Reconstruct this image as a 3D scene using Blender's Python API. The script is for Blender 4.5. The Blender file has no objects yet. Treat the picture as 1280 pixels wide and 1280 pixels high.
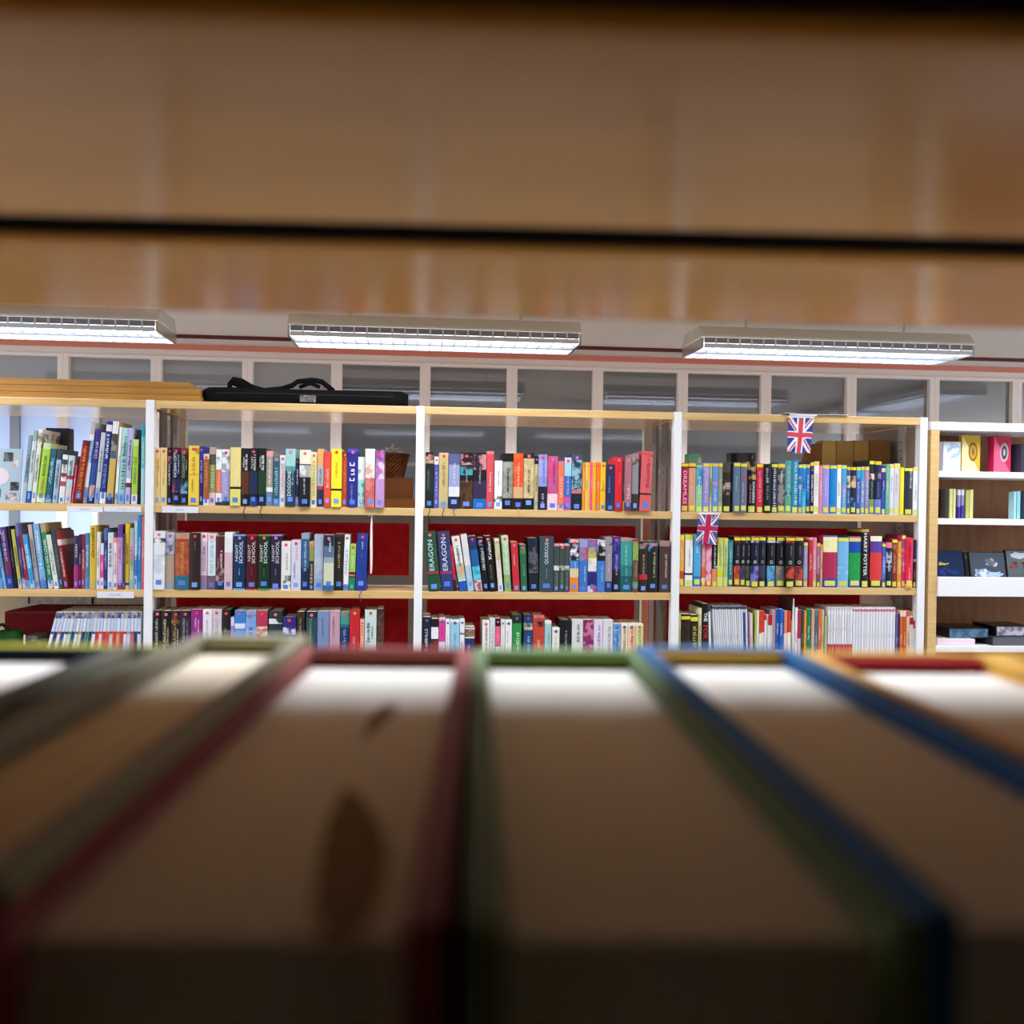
import bpy, bmesh, math, random
from mathutils import Vector, Matrix
random.seed(7)
S = bpy.context.scene
COL = S.collection
PI = math.pi

# ------------------------------------------------------------------ camera model (used to read places off the photo)
ZC = 1.50                      # lens height above the floor
YAW, PIT, ROL = 0.09377, -0.01023, 0.01435
FPX = 1280.0
D = 3.528                      # distance of the bookcase front plane
W = 0.90                       # bay width
X0 = -0.8883                   # post between first and second bay
def ray(u, v):
    c, s = math.cos(ROL), math.sin(ROL)
    a, b = u-640, v-640
    uu, vv = c*a+s*b, -s*a+c*b
    x, y2, z2 = uu/FPX, 1.0, -vv/FPX
    y = y2*math.cos(PIT)-z2*math.sin(PIT); z = y2*math.sin(PIT)+z2*math.cos(PIT)
    return Vector((x*math.cos(YAW)+y*math.sin(YAW), -x*math.sin(YAW)+y*math.cos(YAW), z))
def on_y(u, v, Y):             # point on the vertical plane at distance Y
    r = ray(u, v); k = Y/r.y
    return r.x*k, ZC+r.z*k
def on_z(u, v, h):             # point on the horizontal plane h metres from lens height
    r = ray(u, v); k = h/r.z
    return r.x*k, r.y*k

# ------------------------------------------------------------------ materials
def lin(c):
    c /= 255.0
    return c/12.92 if c <= 0.04045 else ((c+0.055)/1.055)**2.4
def rgb(hx):
    return (lin(int(hx[0:2], 16)), lin(int(hx[2:4], 16)), lin(int(hx[4:6], 16)), 1)
_mats = {}
def mat(hx, rough=0.42, spec=0.4, metal=0.0, name=None):
    k = (hx, rough, spec, metal)
    if k in _mats: return _mats[k]
    m = bpy.data.materials.new(name or 'surface_'+hx); m.use_nodes = True
    nt = m.node_tree; b = nt.nodes['Principled BSDF']
    b.inputs['Roughness'].default_value = rough
    b.inputs['Specular IOR Level'].default_value = spec
    b.inputs['Metallic'].default_value = metal
    if '~' in hx:                                   # mottled picture of two or three colours
        cs = hx.split('~')
        tc = nt.nodes.new('ShaderNodeTexCoord'); oi = nt.nodes.new('ShaderNodeObjectInfo')
        ad = nt.nodes.new('ShaderNodeVectorMath'); ad.operation = 'ADD'
        ml = nt.nodes.new('ShaderNodeMath'); ml.operation = 'MULTIPLY'; ml.inputs[1].default_value = 37.0
        no = nt.nodes.new('ShaderNodeTexNoise'); no.inputs['Scale'].default_value = 42; no.inputs['Detail'].default_value = 3
        rp = nt.nodes.new('ShaderNodeValToRGB')
        L = nt.links.new
        L(oi.outputs['Random'], ml.inputs[0]); L(tc.outputs['Object'], ad.inputs[0]); L(ml.outputs[0], ad.inputs[1])
        L(ad.outputs[0], no.inputs['Vector']); L(no.outputs['Fac'], rp.inputs['Fac']); L(rp.outputs['Color'], b.inputs['Base Color'])
        e = rp.color_ramp.elements
        e[0].position, e[0].color = 0.42, rgb(cs[0]); e[1].position, e[1].color = 0.56, rgb(cs[-1])
        if len(cs) > 2:
            n = e.new(0.49); n.color = rgb(cs[1])
    else:
        b.inputs['Base Color'].default_value = rgb(hx)
    _mats[k] = m
    return m
def node_mat(name, c1, c2, scale=(1, 1, 1), nscale=6, rough=0.4, spec=0.5, detail=4, bump=0.0):
    m = bpy.data.materials.new(name); m.use_nodes = True; nt = m.node_tree; b = nt.nodes['Principled BSDF']
    tc = nt.nodes.new('ShaderNodeTexCoord'); mp = nt.nodes.new('ShaderNodeMapping'); mp.inputs['Scale'].default_value = scale
    no = nt.nodes.new('ShaderNodeTexNoise'); no.inputs['Scale'].default_value = nscale; no.inputs['Detail'].default_value = detail
    rp = nt.nodes.new('ShaderNodeValToRGB'); e = rp.color_ramp.elements
    e[0].position, e[0].color = 0.35, rgb(c1); e[1].position, e[1].color = 0.65, rgb(c2)
    L = nt.links.new
    L(tc.outputs['Object'], mp.inputs['Vector']); L(mp.outputs[0], no.inputs['Vector']); L(no.outputs['Fac'], rp.inputs['Fac'])
    L(rp.outputs['Color'], b.inputs['Base Color'])
    b.inputs['Roughness'].default_value = rough; b.inputs['Specular IOR Level'].default_value = spec
    if bump:
        bp = nt.nodes.new('ShaderNodeBump'); bp.inputs['Strength'].default_value = bump; bp.inputs['Distance'].default_value = 0.002
        L(no.outputs['Fac'], bp.inputs['Height']); L(bp.outputs[0], b.inputs['Normal'])
    return m
def emit_mat(name, hx, strength):
    m = bpy.data.materials.new(name); m.use_nodes = True; nt = m.node_tree
    b = nt.nodes['Principled BSDF']; b.inputs['Base Color'].default_value = rgb(hx)
    b.inputs['Emission Color'].default_value = rgb(hx); b.inputs['Emission Strength'].default_value = strength
    return m
M_BEECH = node_mat('beech_veneer', 'd8b072', 'e2be84', (1, 14, 14), 5, 0.35, 0.5)
M_BEECH_GLOSS = node_mat('beech_veneer_lacquered', 'cc8e34', 'd4983c', (1.2, 12, 12), 5, 0.15, 0.3)
M_BEECH_DARK = node_mat('beech_board_raw', 'a8762f', 'be8a42', (1, 14, 14), 5, 0.45, 0.4)
M_WHITE = mat('f4f4f6', 0.4, 0.5, name='white_lacquer')
M_RAIL = node_mat('grey_brown_steel', '7a6e64', '857a70', (1, 1, 1), 8, 0.5, 0.4)
M_BRACK = mat('b9b3ab', 0.5, 0.4)
M_RED = node_mat('red_felt', 'd82430', 'e8303c', (3, 3, 3), 9, 0.9, 0.1)
M_BROWN = node_mat('dark_oak_back', '94623c', 'a4704a', (12, 12, 1), 4, 0.5, 0.3)
M_PAPER = node_mat('paper_edges', 'e6dcc6', 'f2ead8', (220, 1, 1), 3, 0.8, 0.1, 1)
M_PAPER_W = node_mat('white_paper_edges', 'eeeeea', 'f7f7f4', (400, 1, 1), 3, 0.8, 0.1, 1)
M_HOLE = mat('16120f', 0.9, 0.05)

# ------------------------------------------------------------------ mesh helpers
def add_box(bm, x0, x1, y0, y1, z0, z1, mi=0):
    vs = [bm.verts.new((x, y, z)) for z in (z0, z1) for y in (y0, y1) for x in (x0, x1)]
    for q in ((0, 2, 3, 1), (4, 5, 7, 6), (0, 1, 5, 4), (2, 6, 7, 3), (0, 4, 6, 2), (1, 3, 7, 5)):
        f = bm.faces.new([vs[i] for i in q]); f.material_index = mi
    return vs
def add_tube(bm, pts, r, n=8, mi=0, flat=1.0, caps=True):
    rings = []
    for i, p in enumerate(pts):
        p = Vector(p)
        a = Vector(pts[max(0, i-1)]); b = Vector(pts[min(len(pts)-1, i+1)])
        t = (b-a).normalized()
        ref = Vector((0, 1, 0)) if abs(t.y) < 0.9 else Vector((1, 0, 0))
        u = t.cross(ref).normalized(); w = t.cross(u).normalized()
        rr = r[i] if isinstance(r, (list, tuple)) else r
        rings.append([bm.verts.new(p+u*math.cos(2*PI*k/n)*rr+w*math.sin(2*PI*k/n)*rr*flat) for k in range(n)])
    for a, b in zip(rings, rings[1:]):
        for k in range(n):
            f = bm.faces.new((a[k], a[(k+1) % n], b[(k+1) % n], b[k])); f.material_index = mi
    if caps:
        for rg in (rings[0], rings[-1]):
            f = bm.faces.new(rg); f.material_index = mi
def add_disc(bm, c, r, n=10, mi=0, axis='y'):
    vs = []
    for k in range(n):
        a = 2*PI*k/n
        vs.append(bm.verts.new((c[0]+r*math.cos(a), c[1], c[2]+r*math.sin(a)) if axis == 'y' else (c[0], c[1]+r*math.cos(a), c[2]+r*math.sin(a))))
    f = bm.faces.new(vs); f.material_index = mi
def obj(name, bm, mats, parent=None, bevel=0.0, smooth=False):
    bmesh.ops.recalc_face_normals(bm, faces=bm.faces)
    me = bpy.data.meshes.new(name); bm.to_mesh(me); bm.free()
    for m in (mats if isinstance(mats, (list, tuple)) else [mats]): me.materials.append(m)
    if smooth:
        for p in me.polygons: p.use_smooth = True
    o = bpy.data.objects.new(name, me); COL.objects.link(o)
    if parent: o.parent = parent
    if bevel:
        b = o.modifiers.new('bevel', 'BEVEL'); b.width = bevel; b.segments = 2; b.limit_method = 'ANGLE'
    return o
def tag(o, label=None, cat=None, group=None, kind=None):
    if label: o['label'] = label
    if cat: o['category'] = cat
    if group: o['group'] = group
    if kind: o['kind'] = kind
    return o
def thing(name, label, cat, loc=(0, 0, 0), rot=(0, 0, 0), group=None):
    o = bpy.data.objects.new(name, None); COL.objects.link(o); o.empty_display_size = 0.05
    o.location = loc; o.rotation_euler = rot
    return tag(o, label, cat, group)
def struct(name, bm, mats, parent=None, bevel=0.0):
    o = obj(name, bm, mats, parent, bevel)
    if not parent: o['kind'] = 'structure'
    return o
def box_obj(name, dims, m, parent=None, bevel=0.0):
    bm = bmesh.new(); add_box(bm, *dims); return obj(name, bm, m, parent, bevel)

# ------------------------------------------------------------------ lettering
_text = {}
def text_mesh(s):
    """mesh polygons of a word, 1 unit tall, starting at x=0"""
    if s in _text: return _text[s]
    cu = bpy.data.curves.new('lettering', 'FONT'); cu.body = s; cu.size = 1.0; cu.resolution_u = 2; cu.offset = 0.012
    o = bpy.data.objects.new('lettering', cu); COL.objects.link(o)
    dg = bpy.context.evaluated_depsgraph_get(); dg.update()
    me = o.evaluated_get(dg).to_mesh()
    vs = [(v.co.x, v.co.y) for v in me.vertices]; fs = [tuple(p.vertices) for p in me.polygons]
    o.evaluated_get(dg).to_mesh_clear()
    bpy.data.objects.remove(o); bpy.data.curves.remove(cu)
    x0 = min(v[0] for v in vs); x1 = max(v[0] for v in vs); y0 = min(v[1] for v in vs); y1 = max(v[1] for v in vs)
    _text[s] = ([((x-x0)/(y1-y0), (y-y0)/(y1-y0)) for x, y in vs], fs, (x1-x0)/(y1-y0))
    return _text[s]
def scribble(n, rnd):
    """an unreadable printed line: uneven strokes, 1 unit tall"""
    vs, fs, x = [], [], 0.0
    def rect(a, b, c, d):
        i = len(vs); vs.extend([(a, c), (b, c), (b, d), (a, d)]); fs.append((i, i+1, i+2, i+3))
    for k in range(n):
        w = rnd.uniform(0.35, 0.75); t = 0.2; h = 1.0 if rnd.random() < 0.5 else 0.75
        g = rnd.randrange(5)
        rect(x, x+t, 0, h)
        if g in (0, 1): rect(x+t, x+w, h-t, h)
        if g in (1, 2): rect(x+t, x+w, 0, t)
        if g in (0, 3): rect(x+w-t, x+w, 0, h)
        if g == 3: rect(x+t, x+w-t, h*0.4, h*0.4+t)
        if g == 4: rect(x+t, x+w*0.7, h*0.4, h*0.4+t)
        x += w+0.22
        if rnd.random() < 0.12: x += 0.4
    return vs, fs, x
def spine_text(bm, s, xc, hgt, z0, z1, y, up, mi=0, rnd=random):
    """a line running along a spine between heights z0 and z1, centred on xc, letters at most hgt tall"""
    if s[0] == '%': vs, fs, ln = scribble(int(int(s[1:])*1.6), rnd)
    else: vs, fs, ln = text_mesh(s)
    k = min(hgt, (z1-z0)/ln)
    zs = (z1-z0)/ln if s[0] != '%' else k
    zs = min(zs, k*1.5)
    out = []
    for a, b in vs:
        if up: p = (xc+(0.5-b)*k, y, (z0+z1)/2+(a-ln/2)*zs)     # reads bottom to top
        else: p = (xc+(b-0.5)*k, y, (z0+z1)/2-(a-ln/2)*zs)      # reads top to bottom
        out.append(bm.verts.new(p))
    for f in fs:
        try:
            q = bm.faces.new([out[i] for i in f]); q.material_index = mi
        except ValueError: pass

# ------------------------------------------------------------------ a book standing on its foot, spine towards -y
def spine_pts(t, bulge, n=4):
    return [(t*k/n, -bulge*(1-(2*k/n-1)**2)) for k in range(n+1)]
def make_book(name, label, t, h, d, base, bands=(), texts=(), sticker=None, dot=False, up=True, cat='book', group=None,
              hard=False, seed=0, rough=0.42, spec=0.4, ribbon=None, paper=None, rim=None, headband=None):
    rnd = random.Random(seed)
    root = thing(name, label, cat, group=group)
    c = 0.0028 if hard else 0.0009
    c = min(c, t*0.2)
    bulge = min(0.0022, t*0.07)
    cuts = {0.0, 1.0}
    for b in bands: cuts.add(b[0]); cuts.add(b[1])
    cuts = sorted(cuts)
    mats = [mat(base, rough, spec)]
    def mi_of(hx):
        m = mat(hx, rough, spec)
        if m not in mats: mats.append(m)
        return mats.index(m)
    bm = bmesh.new()
    outer = [(0, d)]+spine_pts(t, bulge)+[(t, d)]
    inner = [(c, d), (c, c), (t-c, c), (t-c, d)]
    lay = []
    for f in cuts: lay.append([bm.verts.new((x, y, f*h)) for x, y in outer])
    for i in range(len(cuts)-1):
        mid = (cuts[i]+cuts[i+1])/2; k = 0
        for b in bands:
            if b[0] <= mid <= b[1]: k = mi_of(b[2])
        for j in range(len(outer)-1):
            f = bm.faces.new((lay[i][j], lay[i][j+1], lay[i+1][j+1], lay[i+1][j]))
            f.material_index = k if 0 < j < len(outer)-2 or len(bands) < 3 else 0
    for li in (0, -1):                                # rim of the cover at foot and head
        z = 0 if li == 0 else h
        iv = [bm.verts.new((x, y, z)) for x, y in inner]
        ov = lay[li]
        k = 0
        fcs = [(ov[0], ov[1], iv[1], iv[0]), (ov[-2], ov[-1], iv[3], iv[2]), tuple(ov[1:-1])+(iv[2], iv[1])]
        for qi, q in enumerate(fcs):
            f = bm.faces.new(q); f.material_index = mi_of(rim) if rim and li == -1 and qi == 2 else k
        if li == 0: lo = iv
        else: hi = iv
    for a, b in ((0, 1), (1, 2), (2, 3)):
        f = bm.faces.new((lo[a], lo[b], hi[b], hi[a])); f.material_index = 0
    for a, b, oa in ((0, 0, 0), (3, 3, -1)):           # fore-edge of each board
        f = bm.faces.new((lo[a], hi[a], lay[-1][oa], *[lay[i][oa] for i in range(len(cuts)-2, 0, -1)], lay[0][oa]))
    cov = obj('cover', bm, mats, root)
    ins = 0.003 if hard else 0.0006
    box_obj('pages', (c*1.02, t-c*1.02, c*1.05, d-ins-0.001, ins*0.9, h-ins), paper or M_PAPER, root)
    if headband: box_obj('headband', (c*1.02, t-c*1.02, c*1.05, c*1.05+0.004, h-ins+0.0001, h-0.0006), mat(headband, 0.7, 0.1), root, 0.0006)
    def patch(nm, f0, f1, z0, z1, hx, off):
        b2 = bmesh.new(); pts = spine_pts(t, bulge, 8)
        pts = [(x, y-off) for x, y in pts if f0*t-1e-6 <= x <= f1*t+1e-6]
        vv = [[b2.verts.new((x, y, z)) for x, y in pts] for z in (z0, z1)]
        for j in range(len(pts)-1): b2.faces.new((vv[0][j], vv[0][j+1], vv[1][j+1], vv[1][j]))
        return obj(nm, b2, mat(hx), cov)
    if sticker:
        for (sa, sb, hx, ta, tb) in sticker: patch('spine_sticker', sa, sb, ta*h, tb*h, hx, 0.00035)
    if texts:
        b3 = bmesh.new(); tm = []
        for (s, hx, f0, f1, xf, wf) in texts:
            m = mat(hx, 0.5, 0.3)
            if m not in tm: tm.append(m)
            spine_text(b3, s, t*xf, t*wf, f0*h, f1*h, -bulge-0.0008, up, tm.index(m), rnd)
        obj('title', b3, tm, cov)
    if dot:
        b4 = bmesh.new(); r = min(0.0055, t*0.26); add_disc(b4, (t*0.5, -bulge-0.0007, h-0.012), r, 10)
        obj('publisher_mark', b4, mat(dot, 0.5, 0.3), cov)
    if ribbon:
        b5 = bmesh.new(); n = 7; L = ribbon[1]
        pts = [(t*0.5+0.003*math.sin(i*1.3), -0.004-0.004*min(i, 2), 0.004-L*i/n) for i in range(n+1)]
        add_tube(b5, pts, 0.0014, 5, 0)
        obj('ribbon_bookmark', b5, mat(ribbon[0], 0.7, 0.1), root)
    return root

# ------------------------------------------------------------------ rows of books read off the photograph
SH = dict(A1=-0.0277, A2=-0.3127, A3=-0.600, B1=-0.0277, B2=-0.3127, B3=-0.600, C1=-0.0277, C2=-0.3127, C3=-0.600,
          D1=-0.0277, D2=-0.2903, D3=-0.575)
WHERE = dict(A='far-left bay', B='second bay from left', C='third bay from left', D='bay with two flags')
ROWN = {'1': 'top row', '2': 'middle row', '3': 'bottom row'}
LABELS = {}
def build_row(key, crop, ybase, data, sticker='b', up=True, dots=None, name='book', cat='book', depth=0.135, group=None):
    ox, oy, s = crop
    zb = ZC+SH[key]
    rnd = random.Random(key+str(ox))
    last_end = None
    for ln in data.strip().split('\n'):
        f = [p.strip() for p in ln.split('|')]
        tk = f[0].split(); x0, x1, yt, base = float(tk[0]), float(tk[1]), float(tk[2]), tk[3]
        op = {}
        for q in tk[4:]:
            a, _, b = q.partition('='); op[a] = b or True
        bands = []
        for q in f[1].split():
            rg, hx = q.split(':'); a, b = rg.split('-'); bands.append((float(a), float(b), hx))
        texts = []
        for q in [q for q in f[2].split(',') if q]:
            p = q.strip().split(':')       # text:colour:from-to:xcentre:width
            a, b = p[2].split('-')
            texts.append((p[0].replace('_', ' '), p[1], float(a), float(b), float(p[3]) if len(p) > 3 else 0.5, float(p[4]) if len(p) > 4 else 0.5))
        dx = float(op.get('dx', 0)); p = float(op.get('p', rnd.uniform(-0.002, 0.004)))
        Y = D+0.004-p
        if dx == 0:
            vm = oy+(ybase+yt)/2/s
            xa, _ = on_y(ox+x0/s, vm, Y); xb, _ = on_y(ox+x1/s, vm, Y); ang = 0
        else:
            xa, _ = on_y(ox+x0/s, oy+ybase/s, Y); xb, _ = on_y(ox+x1/s, oy+ybase/s, Y)
            ang = math.atan(dx/(ybase-yt))-ROL
        bi = 'ABCD'.index(key[0])-1
        xa = max(xa, X0+W*bi+0.0142); xb = min(xb, X0+W*(bi+1)-(0.0142 if bi < 2 else 0.0163))
        _, zt = on_y(ox+(x0+x1)/2/s, oy+yt/s, Y)
        t = (xb-xa)*math.cos(ang)-0.0004
        h = (zt-zb)/math.cos(ang)-abs(math.sin(ang))*t
        st = op.get('s', sticker); stk = None
        if st == 'b':
            lo = rnd.uniform(0.03, 0.09); stk = [(0.17, 0.83, rnd.choice(['5484dc', '6a94e4', '7ea4ea', '5c80d4']), lo, lo+0.08)]
        elif st == 'y':
            lo = rnd.uniform(0.01, 0.05); stk = [(0.12, 0.88, rnd.choice(['e6d84a', 'dfe06a', 'd8d858']), lo, lo+0.10), (0.0, 1.0, rnd.choice(['f4de30', 'f0e040', 'f6cc30']), 0.925, 0.985)]
        elif st == 'Y':
            lo = rnd.uniform(0.01, 0.05); stk = [(0.12, 0.88, 'dfe06a', lo, lo+0.10)]
        dt = op.get('dot', (rnd.choice(dots) if dots and rnd.random() < 0.75 else None))
        if dt == '-': dt = None
        rb = op.get('rib'); rb = (rb.split(',')[0], float(rb.split(',')[1])) if rb else None
        loc = op.get('at', ROWN[key[1]]+' of '+WHERE[key[0]])
        lab = (f[3]+', '+loc) if not f[3].endswith('.') else f[3][:-1]
        if len(lab.split()) > 16: print('LONG', lab)
        LABELS.setdefault(lab, []).append(key)
        dep = float(op.get('d', depth+rnd.uniform(-0.012, 0.012)))
        o = make_book(op.get('name', name), lab, t, h, dep, base, bands, texts, stk, dt, up, cat, group or ('books on the '+ROWN[key[1]]+' of the '+WHERE[key[0]]),
                      'hb' in op, seed=rnd.random(), ribbon=rb)
        if ang > 0:      # leans to the right: its lower right corner stands on the board
            o.rotation_euler = (0, ang, 0)
            o.location = (xb-t*math.cos(ang), Y, zb+t*math.sin(ang)+0.0003)
        elif ang < 0:
            o.rotation_euler = (0, ang, 0); o.location = (xa, Y, zb+0.0003)
        else:
            o.location = (xa+0.0002, Y, zb+0.0003)

PINK = ['e8506a', 'e0405a', 'f07088']
ORD = ['first', 'second', 'third', 'fourth', 'fifth', 'sixth', 'seventh', 'eighth', 'ninth', 'tenth', 'eleventh', 'twelfth', 'thirteenth', 'fourteenth', 'fifteenth', 'sixteenth', 'seventeenth', 'eighteenth', 'nineteenth', 'twentieth', 'twenty-first', 'twenty-second', 'twenty-third', 'twenty-fourth', 'twenty-fifth', 'twenty-sixth']
build_row('A1', (0, 500, 4.923), 645, '''
130 156 215 7f97a4 dx=48 s=-|.0-.3:a9bcc4|%9:3c4c58:.2-.9|thin grey-blue leaning book next to the face-out booklet
160 186 185 c6d6d6 dx=48|.0-.16:2a56b0 .85-1:8fa6a8|%10:5c6c70:.25-.9|pale grey-green leaning book with blue foot
190 218 178 e8e6d8 dx=48|.75-.95:8a7a6a~e8e6d8|%11:54504a:.2-.75|off-white leaning book with dark specks
222 270 262 a4cc44 dx=48|.0-.1:dfe6cc .9-1:c8d8a0|%6:c03a2a:.12-.42,%7:3a7a30:.45-.8|lime green leaning book with red lettering
273 312 298 2c6478 dx=40|.0-.08:8fb0b8|%8:a8d8d8:.3-.9|dark teal leaning book beside the lime green one
320 350 300 a8bccb dx=36|.8-1:39424e|%9:4c5c70:.2-.8|pale steel blue leaning book with dark head
358 392 335 e4e4e4 dx=30|.55-.62:b83a4a .35-.45:b8485a .8-.9:404850|%6:3a3a44:.5-.95|white leaning book with red patches
396 432 340 bcd2d6 dx=30|.0-.3:d8c8cc .5-.58:b03a48|%6:44505a:.5-.95|pale teal leaning book with one red patch
436 449 400 c8486a dx=30 s=-||%7:f0d0d8:.2-.9|thin pink-red leaning book before the dark red one
453 500 245 92201c dx=58|.0-.06:5a1010 .9-1:6c1412|%12:e0a838:.18-.92:.5:.6|dark red leaning book with yellow lettering
506 533 135 dce2e8 dx=58|.5-.68:2f9ad8 .68-.78:88c4e4 .0-.2:7e94b4 .85-1:b8b0b0|%8:f4f8fc:.5-.7|tall white leaning book with azure band
538 572 180 3a2a80 dx=55|.0-.08:20204a .08-.25:e0a070~7080b8 .25-.55:2c4a9a|%5:c8b8e8:.55-.9|purple leaning book with pale flame near foot
578 606 150 c4cacb dx=52|.0-.2:90a4c8 .9-1:2a2e38|%9:6a7278:.25-.85|pale grey leaning book with black head
610 645 130 22307c dx=49|.0-.14:e8ecf4 .88-.96:e8e0e8|%8:f0f4fa:.55-.86:.5:.7,%8:8898d0:.18-.5|navy leaning book with bold white lettering
651 690 130 d0b05c dx=45|.0-.08:2c3470 .55-.6:3a5c88 .6-.85:4a4440~9a928c .85-1:ecebe8||gold and white leaning book with a grey photo
703 720 165 eef0ee dx=34|.0-.12:a8c0e0|%8:8a8a90:.2-.9|narrow white leaning book beside the gold one
724 762 170 9ccccc dx=32|.0-.15:8cb4d8 .8-1:b4dcdc|%12:3c5c64:.2-.9:.55:.6|pale turquoise leaning book with grey lettering
766 796 172 b4b8d8 dx=28|.22-.28:6a2a4a .28-.34:e8e8f0|%10:484a78:.35-.95|lavender grey leaning book with dark lettering
806 841 242 a8cc48 dx=14|.0-.15:ead8e0 .9-1:c4dc84|%8:688a30:.2-.85|lime leaning book with pink-white foot
848 859 185 1a1e22 dx=8 s=-||%7:808890:.3-.9|thin black book near the white post
868 890 152 6cc0c8 s=-|.0-.45:a8d4d8 .85-1:2a9cb4|%9:e8f8f8:.4-.9|turquoise book right against the white post
''', depth=.16)
build_row('A2', (0, 640, 6.4), 630, '''
-40 -6 185 4a78b8 dx=-62||%9:c8d8f0:.2-.9|blue leaning book at the picture edge
0 30 200 3c70b4 dx=-62|.0-.2:6a9cd4|%9:d0e0f4:.3-.9|mid blue leaning book left of the plum one
34 56 260 7cacd8 dx=-60||%8:2c4c80:.3-.9|thin light blue leaning book left of the plum one
62 110 118 6a2a5c dx=-62|.0-.22:2c3c90 .5-1:4c2c6c|%11:d8c8e8:.45-.95:.45:.5|plum and violet leaning book with white lettering
116 142 112 1c1a20 dx=-60 s=-||%10:706a78:.2-.8|black leaning book between plum and olive ones
150 178 138 b8b458 dx=-60|.0-.12:e0c0a8|%10:6c6a28:.2-.9|olive yellow leaning book
184 204 88 3c3484 dx=-62|.8-1:6a70a8 .0-.15:b4c0e0|%11:b0b0d8:.2-.75|tall indigo leaning book before the red one
208 236 175 cc3844 dx=-60|.0-.15:b8c0e4|%10:f4e4e4:.2-.9|red leaning book with white lettering
242 280 178 3c98cc dx=-62|.0-.15:9cc8ec .4-.6:60b0dc|%9:e8f4fa:.3-.9|azure leaning book right of the red one
288 320 100 b8a8ac dx=-64|.8-1:c8b0a8|%12:6c6468:.2-.9|greyish pink leaning book
328 376 92 78aed8 dx=-64|.0-.12:4c78c4 .3-.55:5aa4d0|%11:f0f6fa:.3-.9:.5:.6|tall light blue leaning book with white lettering
388 430 86 2c8058 dx=-66|.0-.12:bcd0c0 .86-1:b89868|%11:d8e8dc:.2-.8|green leaning book with tan head
436 474 180 eae8e0 dx=-66|.6-1:d8dcd4|%9:8c8c84:.2-.8|white leaning book right of the green one
478 510 135 3c4248 dx=-66||%11:7a8488:.2-.85|charcoal leaning book right of the white one
516 548 150 8c1c28 dx=-68|.75-.85:e8d0c8|%12:f0d8d4:.2-.72|dark red leaning book showing its maroon cover
592 626 190 b02878|.45-1:2a3468|%6:f0d8e8:.5-.95|magenta and navy upright book right of the gap
630 650 180 5c1c38|.4-.8:3a1428|%8:c0a0b0:.2-.9|thin dark wine book right of the magenta one
652 680 178 b03850|.6-1:7a2c4c|%9:e8c8d0:.2-.9|crimson-pink book left of the steel blue one
682 716 170 4c80ac|.0-.2:5a90d0|%9:d8e8f4:.3-.9|steel blue book left of the yellow one
718 768 110 d4b440 s=-|.0-.15:c8b060|%9:4c4420:.5-.97:.5:.6|golden yellow book with dark lettering
772 800 160 e8e0d0||%9:9a9488:.2-.9|cream white book right of the golden yellow one
802 828 250 e0449c|.0-.25:f0dce8 .75-1:d8d8ec|%6:f8e8f0:.3-.7|short white and magenta book
830 858 132 283c74|.8-1:4c6c9c|%9:b8c8e8:.2-.8|navy book left of a white one with black letters
862 904 165 d8dce4|.0-.06:b8c0d0|%8:383a44:.4-.82:.5:.55|white book with bold black letters
906 938 205 f0dce0|.9-1:f08a90|%9:b88890:.15-.85|pale pink book
941 978 100 c8a0c8|.8-1:6a3a8c .0-.1:a83050|%9:c04c88:.4-.8|lilac book with purple head
980 998 172 4c3468||%7:a890c0:.2-.9|thin dark purple book left of the yellow one
1001 1034 95 e4c828 s=-|.06-.1:2c48a0 .0-.06:e8d468|%9:7a6c18:.2-.9|bright yellow book with blue band at foot
1037 1068 130 a8b4a0|.1-.3:b8c4a0 .5-.8:d0a8b0|%8:505c58:.2-.9|greyish green and pink book
1072 1098 75 a4c4e4|.2-.5:4c74b8|%9:f4f8fc:.2-.9|pale blue book left of the azure ones
1101 1129 26 1c86cc s=-|.0-.1:4c9cd8|%11:d0e8f8:.2-.9|tall bright azure book
1132 1154 30 e07078 s=-|.0-.1:d06070|%10:f8e0e0:.2-.9|tall coral pink book against the white post
''', depth=.15)
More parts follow.
